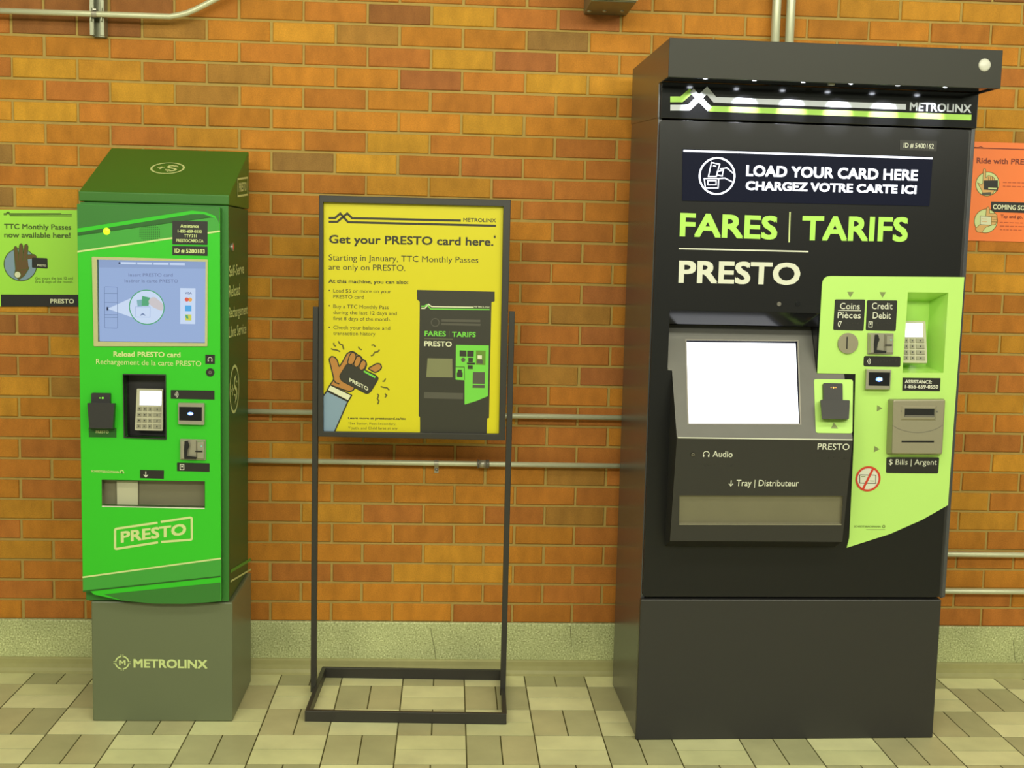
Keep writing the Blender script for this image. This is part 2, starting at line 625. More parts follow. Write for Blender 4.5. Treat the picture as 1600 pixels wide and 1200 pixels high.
# ------------------------------------------------------------------ the setting: brick wall
BW, BH, BZ0 = 0.2032, 0.0677, 0.1728
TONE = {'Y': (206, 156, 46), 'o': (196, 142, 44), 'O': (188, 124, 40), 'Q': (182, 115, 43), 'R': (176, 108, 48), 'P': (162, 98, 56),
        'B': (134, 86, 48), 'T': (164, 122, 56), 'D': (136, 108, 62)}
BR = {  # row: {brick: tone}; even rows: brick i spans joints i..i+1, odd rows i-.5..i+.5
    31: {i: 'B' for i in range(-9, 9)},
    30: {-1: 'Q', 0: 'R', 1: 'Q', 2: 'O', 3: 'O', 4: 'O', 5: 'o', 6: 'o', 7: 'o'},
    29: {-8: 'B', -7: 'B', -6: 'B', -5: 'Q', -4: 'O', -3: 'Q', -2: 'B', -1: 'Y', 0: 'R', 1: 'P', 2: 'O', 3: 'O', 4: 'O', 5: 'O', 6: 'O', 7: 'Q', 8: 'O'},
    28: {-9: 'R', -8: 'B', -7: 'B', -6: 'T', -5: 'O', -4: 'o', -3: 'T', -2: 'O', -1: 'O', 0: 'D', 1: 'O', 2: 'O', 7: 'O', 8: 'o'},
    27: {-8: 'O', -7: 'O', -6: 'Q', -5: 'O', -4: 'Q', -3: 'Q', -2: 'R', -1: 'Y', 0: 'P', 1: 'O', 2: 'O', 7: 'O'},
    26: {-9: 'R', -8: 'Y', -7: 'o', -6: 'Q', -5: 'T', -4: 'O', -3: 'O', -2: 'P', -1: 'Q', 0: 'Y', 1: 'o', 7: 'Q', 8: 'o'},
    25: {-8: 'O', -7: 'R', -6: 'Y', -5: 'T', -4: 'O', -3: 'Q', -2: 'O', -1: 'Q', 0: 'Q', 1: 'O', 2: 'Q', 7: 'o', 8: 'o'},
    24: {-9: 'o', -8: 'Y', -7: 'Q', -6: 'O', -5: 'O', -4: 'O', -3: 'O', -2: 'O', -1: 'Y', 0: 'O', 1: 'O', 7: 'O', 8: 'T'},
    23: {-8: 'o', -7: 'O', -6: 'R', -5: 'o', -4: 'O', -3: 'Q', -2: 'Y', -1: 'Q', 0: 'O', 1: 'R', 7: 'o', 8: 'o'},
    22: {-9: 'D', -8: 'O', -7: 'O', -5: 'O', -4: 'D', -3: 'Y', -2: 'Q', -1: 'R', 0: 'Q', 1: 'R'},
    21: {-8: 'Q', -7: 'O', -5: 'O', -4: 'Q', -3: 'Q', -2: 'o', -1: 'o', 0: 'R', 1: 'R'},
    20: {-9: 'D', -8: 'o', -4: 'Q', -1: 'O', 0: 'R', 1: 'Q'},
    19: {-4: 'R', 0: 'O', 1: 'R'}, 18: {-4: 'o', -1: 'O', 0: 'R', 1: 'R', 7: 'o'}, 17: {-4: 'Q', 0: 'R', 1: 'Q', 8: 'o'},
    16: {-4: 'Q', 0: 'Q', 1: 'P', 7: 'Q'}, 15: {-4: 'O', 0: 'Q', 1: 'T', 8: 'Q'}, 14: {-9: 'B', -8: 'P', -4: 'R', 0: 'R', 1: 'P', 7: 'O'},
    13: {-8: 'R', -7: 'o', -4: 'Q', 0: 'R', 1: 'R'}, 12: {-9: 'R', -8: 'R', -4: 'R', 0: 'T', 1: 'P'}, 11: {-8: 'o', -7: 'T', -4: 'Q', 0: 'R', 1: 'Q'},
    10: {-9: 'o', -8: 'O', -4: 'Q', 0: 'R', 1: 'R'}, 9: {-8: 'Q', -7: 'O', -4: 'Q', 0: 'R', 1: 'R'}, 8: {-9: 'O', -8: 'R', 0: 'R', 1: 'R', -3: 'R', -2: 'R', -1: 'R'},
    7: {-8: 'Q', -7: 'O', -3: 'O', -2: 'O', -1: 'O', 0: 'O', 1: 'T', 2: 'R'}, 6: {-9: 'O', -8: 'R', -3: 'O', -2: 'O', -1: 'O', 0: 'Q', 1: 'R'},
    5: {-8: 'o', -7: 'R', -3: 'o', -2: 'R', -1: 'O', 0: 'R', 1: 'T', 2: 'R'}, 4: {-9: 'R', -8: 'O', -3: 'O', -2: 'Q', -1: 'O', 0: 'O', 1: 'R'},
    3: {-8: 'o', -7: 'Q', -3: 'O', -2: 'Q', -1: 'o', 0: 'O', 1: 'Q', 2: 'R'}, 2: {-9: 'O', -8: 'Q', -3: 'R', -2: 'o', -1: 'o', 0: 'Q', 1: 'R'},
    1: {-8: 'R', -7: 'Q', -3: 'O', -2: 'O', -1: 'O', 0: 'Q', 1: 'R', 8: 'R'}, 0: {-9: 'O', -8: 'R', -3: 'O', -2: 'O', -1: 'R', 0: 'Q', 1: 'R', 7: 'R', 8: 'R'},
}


def build_wall():
    b = MB()
    tones = []
    rg = random.Random(11)
    for k in range(-2, 42):
        for i in range(-17, 18):
            x0 = (i if k % 2 == 0 else i - 0.5) * BW
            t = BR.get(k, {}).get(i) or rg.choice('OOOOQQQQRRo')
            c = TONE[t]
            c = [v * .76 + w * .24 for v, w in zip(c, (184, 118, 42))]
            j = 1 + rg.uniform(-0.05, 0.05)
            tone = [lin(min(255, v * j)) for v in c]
            g = 0.0042
            xa, xb = x0 + g + rg.uniform(-.0012, .0012), x0 + BW - g + rg.uniform(-.0012, .0012)
            za, zb = BZ0 + k * BH + g + rg.uniform(-.0008, .0008), BZ0 + (k + 1) * BH - g + rg.uniform(-.0008, .0008)
            y = rg.uniform(-.0008, .0008)
            c1, c2 = 0.0022, 0.0022
            v = [(xa, .012, za), (xb, .012, za), (xb, .012, zb), (xa, .012, zb), (xa, y + c2, za), (xb, y + c2, za), (xb, y + c2, zb), (xa, y + c2, zb),
                 (xa + c1, y, za + c1), (xb - c1, y, za + c1), (xb - c1, y, zb - c1), (xa + c1, y, zb - c1)]
            f = [(8, 9, 10, 11)]
            for a in range(4):
                n = (a + 1) % 4
                f += [(a, n, 4 + n, 4 + a), (4 + a, 4 + n, 8 + n, 8 + a)]
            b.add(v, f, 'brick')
            tones += [tone] * 12
    n0 = len(b.v)
    xw = 17.5 * BW
    b.add([(-xw, .005, 0), (xw, .005, 0), (xw, .005, BZ0 + 42 * BH), (-xw, .005, BZ0 + 42 * BH)], [(0, 1, 2, 3)], 'mortar')
    tones += [(0.3, 0.26, 0.07)] * 4
    b.box(-xw, xw, .02, .12, 0, BZ0 + 42 * BH, 'mortar')
    tones += [(0.3, 0.26, 0.07)] * 8
    o = b.build('wall_back', normals=False)
    at = o.data.attributes.new('tone', 'FLOAT_COLOR', 'POINT')
    at.data.foreach_set('color', [c for t in tones for c in (*t, 1.0)])
    return structure(o)


build_wall()


def build_floor():
    b = MB()
    tones = []
    rg = random.Random(5)
    S, X0, Y0 = 0.2032, -0.1592, -0.1302
    for m in range(-17, 18):
        for j in range(-1, 28):
            light = (m + j) % 2 == 1
            for h in (0, 1):
                xa, ya = X0 + m * S, Y0 - (j + 1) * S
                if light:
                    r = (xa, xa + S, ya + h * S / 2, ya + (h + 1) * S / 2)
                    c = rg.choice([(226, 225, 174), (232, 231, 180), (220, 220, 168)])
                else:
                    r = (xa + h * S / 2, xa + (h + 1) * S / 2, ya, ya + S)
                    c = rg.choice([(188, 186, 142), (182, 181, 138), (194, 189, 144)])
                k = 1 + rg.uniform(-.03, .03)
                tone = [lin(v * k) for v in c]
                g = 0.0020
                x0, x1, y0, y1 = r[0] + g, r[1] - g, r[2] + g, r[3] - g
                v = [(x0, y0, -.004), (x1, y0, -.004), (x1, y1, -.004), (x0, y1, -.004), (x0, y0, 0), (x1, y0, 0), (x1, y1, 0), (x0, y1, 0)]
                b.add(v, [(4, 5, 6, 7), (0, 1, 5, 4), (1, 2, 6, 5), (2, 3, 7, 6), (3, 0, 4, 7)], 'floor_tile')
                tones += [tone] * 8
    b.add([(-3.6, -5.9, -.0012), (3.5, -5.9, -.0012), (3.5, .1, -.0012), (-3.6, .1, -.0012)], [(0, 1, 2, 3)], 'grout')
    b.box(-3.6, 3.5, -5.9, .1, -.06, -.006, 'grout')
    tones += [(0.1, 0.1, 0.05)] * 12
    o = b.build('floor', normals=False)
    at = o.data.attributes.new('tone', 'FLOAT_COLOR', 'POINT')
    at.data.foreach_set('color', [c for t in tones for c in (*t, 1.0)])
    return structure(o)


build_floor()

b = MB()
prof = [(.004, .176), (-.008, .176), (-.0105, .172), (-.0105, .050), (.004, .050)]
b.prism_x(prof, -17.5 * BW, 17.5 * BW, 'terrazzo')
b.prism_x([(.004, .050), (-.0105, .050), (-.0160, .0490), (-.0190, .0455), (-.0195, .030), (-.022, .016), (-.027, .006), (-.033, .0), (.004, 0)], -17.5 * BW, 17.5 * BW, 'cove')
PB = Plane(None, (0, -.0108, 0))
for pts in ([(673, 981), (676, 1000), (679, 1012), (681, 1032)], [(891, 978), (893, 1010)], [(1583, 1000), (1586, 1030), (1594, 1044)]):
    b.stroke(PB, PB.q(pts), .0018, 0.0, 'crack_dark')
structure(b.build('baseboard_back', normals=False))
b = MB()
b.box(-3.6, 3.5, -5.9, .1, 3.12, 3.2, 'ceiling_paint')
structure(b.build('ceiling'))


# ------------------------------------------------------------------ conduits and boxes on the wall
def conduit(label, pts, r, clips=(), group=None, couplings=()):
    t = thing('conduit', label, 'conduit', pts[0], 0, group)
    o = Vector(pts[0])
    L = [Vector(p) - o for p in pts]
    MB().tube(L, r, 'conduit_metal').build('pipe', t)
    for x in couplings:
        m = MB()
        z, y = L[0].z, L[0].y
        X = x - o.x
        m.tube([(X - .017, y, z), (X - .013, y, z)], r + .006, 'dark_steel')
        m.tube([(X - .013, y, z), (X + .013, y, z)], r + .0045, 'steel')
        m.tube([(X + .013, y, z), (X + .022, y, z)], r + .006, 'dark_steel')
        m.build('coupling', t)
    for x in clips:
        m = MB()
        z, X = L[0].z, x - o.x
        wy = -.001 - o.y
        ring = [(X, -r * 1.25 * math.cos(a), z + r * 1.25 * math.sin(a)) for a in [math.radians(k) for k in range(-90, 91, 15)]]
        for i in range(len(ring) - 1):
            p, q = ring[i], ring[i + 1]
            m.add([(X - .007, p[1], p[2]), (X + .007, p[1], p[2]), (X + .007, q[1], q[2]), (X - .007, q[1], q[2])], [(0, 1, 2, 3)], 'steel')
        m.box(X - .007, X + .007, wy - .004, wy, z - r - .028, z - r, 'steel')
        Pc = Plane(t, (0, wy - .004, 0))
        m.dome(Pc, (X, z - r - .017), .006, .003, 'dark_steel', 12, 3)
        m.build('strap', t)
    return t


ZC1, ZC2 = 0.8868, 0.7245
conduit('upper of two thin steel conduits on brick between green kiosk and fare machine', [(-1.05, -.03, ZC1), (0.55, -.03, ZC1)], .0088, (), 'horizontal conduits on the brick wall')
conduit('lower thin steel conduit with coupling and strap passing below the yellow poster', [(-1.05, -.03, ZC2), (0.55, -.03, ZC2)], .0088, (on_wall(682, 723, -.03).x,), 'horizontal conduits on the brick wall', (on_wall(754, 722, -.03).x,))
conduit('upper of two steel conduits low on wall right of the fare machine', [(1.05, -.03, .4368), (2.4, -.03, .4368)], .0095, (), 'horizontal conduits on the brick wall')
conduit('lower of two steel conduits right of fare machine, just above baseboard', [(1.05, -.03, .307), (2.4, -.03, .309)], .0095, (), 'horizontal conduits on the brick wall')

yc = -.052
bend = [on_wall(-60, 17, yc), on_wall(135, 21.5, yc), on_wall(220, 24, yc), on_wall(266, 24.5, yc)]
for (x, y) in ((280, 23.4), (292, 20.5), (304, 15.5), (320, 7.5), (340, -3), (400, -38)):
    bend.append(on_wall(x, y, yc))
zc = bend[1].z
for p in bend[:4]:
    p.z = zc
conduit('thin steel conduit bending upward at top left above the green kiosk', bend, .0092, (), None)
# strut channel that carries it
sx = on_wall(153, 30, -.03).x
zs = on_wall(153, 55, -.04).z
t = thing('strut_channel', 'short grey metal strut channel with pipe clamp at top left of wall', 'bracket', (sx, 0, zs))
m = MB()
H = 0.5
m.box(-.0205, .0205, -.005, -.001, 0, H, 'strut_metal')
for s in (-1, 1):
    m.box(s * .0205 - .0015, s * .0205 + .0015, -.041, -.001, 0, H, 'strut_metal')
    m.box(min(s * .0205, s * .010), max(s * .0205, s * .010), -.042, -.039, 0, H, 'strut_metal')
    m.box(s * .010 - .001, s * .010 + .001, -.042, -.032, 0, H, 'strut_metal')
m.build('channel', t)
m = MB()
dz = zc - zs
for s in (-1, 1):
    m.box(s * .016 - .002, s * .016 + .002, -.052, -.026, dz - .020, dz + .020, 'strut_metal')
ringp = [(0, yc + .0105 * math.cos(a), dz + .0105 * math.sin(a)) for a in [math.radians(k) for k in range(0, 361, 20)]]
for i in range(len(ringp) - 1):
    p, q = ringp[i], ringp[i + 1]
    m.add([(-.012, p[1], p[2]), (.004, p[1], p[2]), (.004, q[1], q[2]), (-.012, q[1], q[2])], [(0, 1, 2, 3)], 'steel')
m.box(-.006, .004, -.064, -.040, dz + .010, dz + .014, 'steel')
m.build('clamp', t)

for x, lab in ((1212.3, 'left one of two vertical steel conduits rising above the black fare machine'), (1234.7, 'right one of two vertical steel conduits rising above the black fare machine')):
    p = on_wall(x, 40, -.03)
    q = on_wall(x - 1.5, 62, -.03)
    conduit(lab, [(q.x, -.03, 1.62), (p.x, -.03, 2.9)], .0145, (), 'vertical conduits above the fare machine')

# metal box at the top of the picture
pz = on_wall(945, 24, 0).z
xa, xb = on_wall(911.5, 24, 0).x, on_wall(978.6, 24, 0).x
t = thing('utility_box', 'grey metal box with screwed underside on wall at top of picture', 'box', ((xa + xb) / 2, 0, pz))
m = MB()
w = (xb - xa) / 2
m.box(-w, w, -.215, -.003, 0, .16, 'box_metal')
m.build('housing', t, .003)
m = MB()
m.box(-w - .004, w + .004, -.226, -.2155, .004, .17, 'conduit_metal')
m.build('cover', t, .002)
Pu = Plane(t, (0, 0, -.0002), (1, 0, 0), (0, -1, 0))
for x in (920.4, 944.6, 972.1):
    m = MB()
    c = Pu.px(x, 17)
    m.dome(Pu, (c[0], max(.03, c[1])), .0075, .005, 'steel', 14, 4)
    m.build('screw', t)

# ------------------------------------------------------------------ wall posters
T = thing('wall_poster', 'lime green notice with black bottom bar taped to brick left of kiosk', 'poster', (on_wall(60, 478).x, 0, on_wall(60, 478).z))
P = Plane(T, (0, -.0030, 0))
c = K(0, 200, 3.3333)
m = MB()
m.slab(P, P.q([(-6, 327.5), (123.5, 328.5), (122.5, 479), (-4, 479)]), 0, .0012, 'lime_paper')
m.build('paper_sheet', T)
m = MB()
m.poly(P, P.q([(1.5, 460), (122.5, 460.5), (122.5, 479), (2, 479)]), .0016, 'label_black')
m.text(P, 'PRESTO', *c(263, 913, 387, 914), 7, .002, 'poster_white', .022)
m.text(P, 'TTC Monthly Passes', *c(23, 526, 372, 530), 8.2, .002, 'lime_ink', .02)
m.text(P, 'now available here!', *c(23, 570, 368, 573), 8.2, .002, 'lime_ink', .02)
m.text(P, 'Get yours the last 12 and', *c(185, 789, 381, 789), 4, .002, 'lime_ink')
m.text(P, 'first 8 days of the month.', *c(185, 807, 382, 807), 4, .002, 'lime_ink')
s = P.scale(60, 340)
m.stroke(P, P.q(c(20, 446, 32, 446, 40, 438, 52, 452, 375, 452)), 1.2 * s, .002, 'lime_ink')
m.stroke(P, P.q(c(20, 452, 34, 452, 46, 438, 54, 446, 320, 446)), 1.2 * s, .002, 'lime_ink')
m.stroke(P, P.q(c(52, 457, 375, 459)), 1.2 * s, .002, 'lime_ink')
m.build('lettering', T)
m = MB()
m.slab(P, circ(P.px(*c(107, 712)[0]), 24.6 * s, 40), .0012, .0018, 'sleeve_blue')
m.ring(P, P.px(*c(107, 712)[0]), 24.6 * s, 26 * s, .0019, 'lime_ink')
hand = c(78, 690, 74, 625, 80, 614, 90, 622, 98, 660, 102, 610, 112, 600, 120, 612, 122, 655, 130, 608, 142, 604, 148, 618, 144, 660, 180, 658, 192, 670, 186, 684, 160, 690, 150, 735, 128, 770, 100, 790, 76, 770, 82, 735)
m.poly(P, rnd(P.q(hand), 1.5 * s), .0021, 'brown_hand')
m.stroke(P, rnd(P.q(hand), 1.5 * s), 1.0 * s, .0023, 'lime_ink', True)
for ln in (c(98, 660, 97, 690), c(122, 655, 121, 690), c(144, 660, 138, 690), c(104, 740, 150, 735)):
    m.stroke(P, P.q(ln), .8 * s, .0024, 'lime_ink')
m.poly(P, rnd(P.q(c(168, 675, 248, 678, 250, 732, 168, 728)), 1.5 * s), .0025, 'label_black')
m.poly(P, P.q(c(146, 684, 168, 680, 166, 726, 150, 724)), .0025, 'sleeve_blue')
m.text(P, 'PRESTO', *c(196, 720, 242, 722), 3, .003, 'poster_white', .02)
m.slab(P, circ(P.px(*c(93, 764)[0]), 5 * s, 20), .0012, .0027, 'poster_white')
m.ring(P, P.px(*c(93, 764)[0]), 4.6 * s, 5.6 * s, .0028, 'lime_ink')
m.build('illustration', T)

pt = on_wall(1560, 377)
T = thing('wall_poster', 'bright orange notice with hand pictures on brick behind right edge of fare machine', 'poster', (pt.x, 0, pt.z))
P = Plane(T, (0, -.0030, 0))
c = K(1500, 200, 6)
s = P.scale(1560, 300)
x0, x1 = P.px(1514, 300)[0], P.px(1514, 300)[0] + .42
z0, z1 = P.px(1560, 377)[1], P.px(1560, 222.5)[1]
m = MB()
m.slab(P, [(x0, z0), (x1, z0), (x1, z1), (x0, z1)], 0, .0012, 'orange_paper')
m.build('paper_sheet', T)
m = MB()
m.stroke(P, P.q(c(120, 186, 1100, 218)), 1.6 * s, .002, 'orange_ink')
m.stroke(P, P.q(c(120, 182, 170, 184, 190, 174, 214, 186)), 1.2 * s, .002, 'orange_ink')
m.text(P, 'Ride with PRESTO', *c(152, 331, 742, 348), 8.8, .002, 'orange_ink', .02)
m.text(P, 'Tap and go.', *c(378, 842, 585, 850), 5, .002, 'orange_ink', .02)
m.poly(P, P.q(c(290, 690, 820, 706, 818, 806, 288, 786)), .0016, 'label_black')
m.text(P, 'COMING SOON', *c(305, 760, 690, 776), 7.5, .002, 'poster_white', .025)
for (a, e, y) in ((400, 620, 510), (400, 640, 545), (372, 640, 885), (372, 640, 918), (372, 555, 952)):
    x = a
    rg = random.Random(int(y))
    while x < e:
        w = rg.uniform(18, 44)
        m.stroke(P, P.q(c(x, y + (x - a) * .03, x + w, y + (x + w - a) * .03)), 1.5 * s, .002, 'orange_ink_soft')
        x += w + 10
m.build('lettering', T)
m = MB()
for cx, cy in ((255, 525), (240, 872)):
    m.slab(P, circ(P.px(*c(cx, cy)[0]), 18.4 * s, 40), .0012, .0017, 'pale_disc')
    m.ring(P, P.px(*c(cx, cy)[0]), 18.2 * s, 19.2 * s, .0018, 'poster_ink_soft')
h1 = c(160, 512, 195, 530, 212, 520, 216, 390, 228, 378, 240, 392, 240, 470, 262, 445, 282, 450, 300, 455, 318, 470, 322, 500, 320, 590, 300, 620, 210, 612, 200, 580)
m.poly(P, rnd(P.q(h1), .9 * s), .002, 'pale_skin')
m.stroke(P, rnd(P.q(h1), .9 * s), .7 * s, .0022, 'poster_ink_soft', True)
m.poly(P, P.q(c(220, 492, 352, 490, 352, 588, 220, 578)), .0024, 'label_black')
m.stroke(P, P.q(c(262, 566, 340, 570)), 2.4 * s, .0028, 'pale_disc')
m.poly(P, P.q(c(200, 606, 288, 602, 286, 628, 205, 630)), .0025, 'poster_machine_grey')
for x in (262, 282, 300):
    m.stroke(P, P.q(c(x, 458, x + 2, 492)), .7 * s, .0023, 'poster_ink_soft')
h2 = c(140, 945, 190, 900, 240, 830, 246, 750, 262, 738, 274, 752, 276, 800, 330, 800, 346, 820, 340, 845, 344, 870, 330, 905, 290, 912, 240, 930, 200, 980, 160, 975)
m.poly(P, rnd(P.q(h2), .9 * s), .002, 'pale_skin')
m.stroke(P, rnd(P.q(h2), .9 * s), .7 * s, .0022, 'poster_ink_soft', True)
card = P.q(c(188, 824, 292, 832, 290, 912, 186, 905))
m.poly(P, card, .0024, 'poster_white')
m.stroke(P, card, .7 * s, .0026, 'poster_ink_soft', True)
for y in (852, 878):
    m.stroke(P, P.q(c(200, y, 250, y + 2)), .8 * s, .0027, 'pale_skin')
for y in (832, 856, 880):
    m.stroke(P, P.q(c(294, y, 342, y + 2)), .7 * s, .0026, 'poster_ink_soft')
m.build('illustration', T)

# ------------------------------------------------------------------ poster stand
SX, SY = -.6445, -.4365
T = thing('sign_stand', 'black floor stand with rectangular base and two posts holding yellow poster', 'stand', (SX, SY, 0), math.radians(-1.7))
SW, SD, BH2, BT = .609, .392, .034, .013
m = MB()
m.box(0, SW, 0, BT, 0, BH2, 'stand_black')
m.box(0, SW, SD - BT, SD, 0, BH2, 'stand_black')
m.box(0, BT, BT, SD - BT, 0, BH2, 'stand_black')
m.box(SW - BT, SW, BT, SD - BT, 0, BH2, 'stand_black')
m.build('base_frame', T, .0015)
py = .225
for s in (0, 1):
    m = MB()
    xa = -.014 if s == 0 else SW - .017
    m.box(xa, xa + .018, py - .009, py + .009, .010, 1.242, 'stand_black')
    m.build('post', T, .0015)
FY = py
PF = Plane(T, (0, FY - .016, 0))
fo = [PF.px(495, 304.8), PF.px(797.5, 312.5), PF.px(790, 688.5), PF.px(494.5, 682)]
xL = (fo[0][0] + fo[3][0]) / 2
xR = (fo[1][0] + fo[2][0]) / 2
zT = (fo[0][1] + fo[1][1]) / 2
zB = (fo[2][1] + fo[3][1]) / 2
xL, xR = max(xL, .0045), min(xR, SW - .0175)
fi = PF.q([(504.8, 316), (786.6, 322.7), (779.5, 678.3), (504.8, 674.5)])
m = MB()
m.plate(PF, [(xL, zB), (xR, zB), (xR, zT), (xL, zT)], [fi], -.030, 0, 'stand_black')
m.build('sign_frame', T, .0015)
m = MB()
m.slab(PF, [(xL + .006, zB + .006), (xR - .006, zB + .006), (xR - .006, zT - .006), (xL + .006, zT - .006)], -.026, -.018, 'stand_black')
m.build('backing_board', T)

cw = T['M'] @ Vector(((xL + xR) / 2, FY - .016, zB))
T2 = thing('poster', 'yellow printed poster with hand and black machine picture, in black floor stand', 'poster', cw, math.radians(-1.7))
P = Plane(T2, (0, .0168, 0))
s = P.scale(640, 500)
lo = [(xL - (xL + xR) / 2 + .01, .01), (xR - (xL + xR) / 2 - .01, .01), (xR - (xL + xR) / 2 - .01, zT - zB - .01), (xL - (xL + xR) / 2 + .01, zT - zB - .01)]
m = MB()
m.slab(P, lo, 0, .001, 'poster_yellow')
m.build('paper_sheet', T2)
c = K(460, 280, 2.857)
m = MB()
W1 = .0014
m.stroke(P, P.q(c(153, 173, 182, 173, 205, 153, 240, 192, 900, 208)), 3.4 * s, W1, 'poster_ink')
m.stroke(P, P.q(c(153, 190, 192, 190, 236, 153, 258, 174, 743, 185)), 3.4 * s, W1, 'poster_ink')
m.text(P, 'METROLINX', *c(754, 190, 900, 193), 6, W1, 'poster_ink', .01)
m.text(P, 'Get your PRESTO card here.', *c(155, 286, 888, 298), 13, W1, 'poster_ink', .022)
m.text(P, '*', *c(889, 274, 899, 274), 8, W1, 'poster_ink', .02)
m.text(P, 'Starting in January, TTC Monthly Passes', *c(153, 362, 821, 374), 9.3, W1, 'poster_ink')
m.text(P, 'are only on PRESTO.', *c(153, 404, 495, 410), 9.3, W1, 'poster_ink')
m.text(P, 'At this machine, you can also:', *c(152, 463, 508, 468), 5.8, W1, 'poster_ink', .022)
for txt, a in (('Load $5 or more on your', (174, 505, 432, 509)), ('PRESTO card', (174, 532, 310, 534)), ('Buy a TTC Monthly Pass', (174, 575, 420, 580)),
               ('during the last 12 days and', (174, 602, 457, 607)), ('first 8 days of the month.', (174, 629, 430, 633)),
               ('Check your balance and', (174, 669, 427, 673)), ('transaction history', (174, 695, 362, 698))):
    m.text(P, txt, *c(*a), 5.6, W1, 'poster_ink')
for y in (497, 565, 661):
    m.poly(P, circ(P.px(*c(156, y)[0]), 1.2 * s, 12), W1, 'poster_ink')
c6 = K(500, 500, 6.314)
m.text(P, 'Learn more at prestocard.ca/ttc', *c6(277, 978, 846, 984), 3.6, W1, 'poster_ink', .02)
m.text(P, '*Set Senior, Post-Secondary,', *c6(277, 1030, 752, 1036), 3.8, W1, 'poster_ink_soft')
m.text(P, 'Youth, and Child fares at any', *c6(277, 1076, 766, 1080), 3.8, W1, 'poster_ink_soft')
m.text(P, 'Shoppers Drug Mart', *c6(277, 1122, 700, 1126), 3.8, W1, 'poster_ink_soft')
m.build('lettering', T2)
m = MB()
inkw = 2.0 * s


def outl(pts, fill, w, r=2.0, sw=inkw):
    q = rnd(P.q(pts), r * s)
    m.poly(P, q, w, fill)
    m.stroke(P, q, sw, w + .0002, 'poster_ink', True)


outl(c6(473, 478, 560, 428, 598, 432, 610, 470, 590, 496, 545, 520), 'skin_print', W1, 2.5)
outl(c6(90, 385, 112, 358, 148, 366, 172, 398, 190, 462, 225, 410, 268, 330, 312, 308, 348, 322, 372, 345, 402, 358, 420, 388, 450, 402, 462, 440, 440, 500, 340, 668, 330, 692, 290, 708, 100, 640, 138, 585), 'skin_print', W1 + .0003, 2.0)
outl(c6(270, 430, 440, 492, 550, 545, 578, 575, 500, 705, 466, 728, 215, 600, 192, 555), 'poster_machine', W1 + .0006, 4)
for fing in (c6(272, 425, 290, 350, 318, 315, 350, 330, 358, 370, 330, 432, 296, 440), c6(330, 440, 358, 360, 392, 352, 412, 385, 390, 440, 358, 472), c6(382, 470, 408, 405, 438, 392, 460, 425, 440, 480, 405, 500)):
    outl(fing, 'skin_print', W1 + .0009, 3, 1.6 * s)
m.stroke(P, P.q(c6(135, 590, 155, 618, 192, 630)), inkw, W1 + .0008, 'poster_ink')
m.text(P, 'PRESTO', *c6(292, 608, 476, 700), 6.0, W1 + .001, 'poster_white', .02)
m.poly(P, P.q(c6(436, 496, 550, 556, 544, 574, 430, 512)), W1 + .001, 'poster_green')
outl(c6(100, 638, 314, 742, 280, 798, 72, 692), 'poster_white', W1 + .0012, .6)
sl = P.q(c6(30, 752, 70, 700, 276, 802, 140, 1112, 30, 1112))
m.poly(P, sl, W1 + .0010, 'sleeve_blue')
m.stroke(P, P.q(c6(30, 752, 70, 700, 276, 802, 140, 1112)), inkw, W1 + .0014, 'poster_ink')
for q in (c6(135, 225, 140, 250, 158, 260), c6(108, 282, 130, 292, 165, 296, 200, 312), c6(180, 208, 196, 236, 222, 246, 236, 292), c6(378, 262, 390, 285, 415, 292),
          c6(508, 250, 530, 246, 548, 264), c6(502, 355, 525, 345, 540, 318, 570, 314, 588, 292), c6(616, 605, 636, 602, 648, 576), c6(598, 655, 630, 665, 660, 668, 684, 692),
          c6(566, 728, 580, 745, 566, 775, 582, 800, 570, 830), c6(640, 725, 658, 745, 640, 765)):
    m.stroke(P, smooth_closed(P.q(q), 1), 2.2 * s, W1, 'poster_ink_soft')
m.build('hand_picture', T2)
m = MB()
c7 = K(640, 440, 4.8)
m.poly(P, P.q(c7(55, 62, 638, 75, 638, 148, 614, 155, 596, 1022, 582, 1026, 578, 1166, 78, 1158, 78, 1015, 68, 1008, 76, 150, 56, 135)), W1, 'poster_machine')
W2 = W1 + .0004
m.stroke(P, P.q(c7(88, 185, 112, 185, 130, 172, 158, 205, 600, 210)), 1.8 * s, W2, 'poster_green')
m.stroke(P, P.q(c7(88, 200, 114, 200, 142, 170, 166, 188, 480, 192)), 1.8 * s, W2, 'poster_white')
m.text(P, 'METROLINX', *c7(484, 194, 600, 198), 2.4, W2, 'poster_white')
m.poly(P, P.q(c7(100, 258, 560, 266, 556, 352, 98, 345)), W2, 'poster_machine')
m.ring(P, P.px(*c7(192, 306)[0]), 5.4 * s, 6.8 * s, W2 + .0004, 'poster_machine_grey')
m.poly(P, P.q(c7(240, 282, 530, 286, 530, 304, 240, 300)), W2 + .0004, 'poster_machine_grey')
m.poly(P, P.q(c7(236, 310, 532, 316, 530, 332, 236, 326)), W2 + .0004, 'poster_machine_grey')
m.text(P, 'FARES', *c7(112, 408, 272, 411), 8, W2, 'poster_green', .022)
m.text(P, 'TARIFS', *c7(318, 414, 496, 417), 8, W2, 'poster_green', .022)
m.stroke(P, P.q(c7(297, 370, 296, 414)), .6 * s, W2, 'poster_olive')
m.stroke(P, P.q(c7(110, 427, 325, 432)), .7 * s, W2, 'poster_screen')
m.text(P, 'PRESTO', *c7(110, 484, 316, 488), 8, W2, 'poster_white', .022)
m.poly(P, rnd(P.q(c7(348, 474, 594, 478, 588, 858, 500, 895, 412, 922, 412, 740, 344, 736)), 1.2 * s), W2, 'poster_green')
m.poly(P, P.q(c7(135, 574, 320, 578, 322, 718, 125, 715)), W2, 'poster_screen')
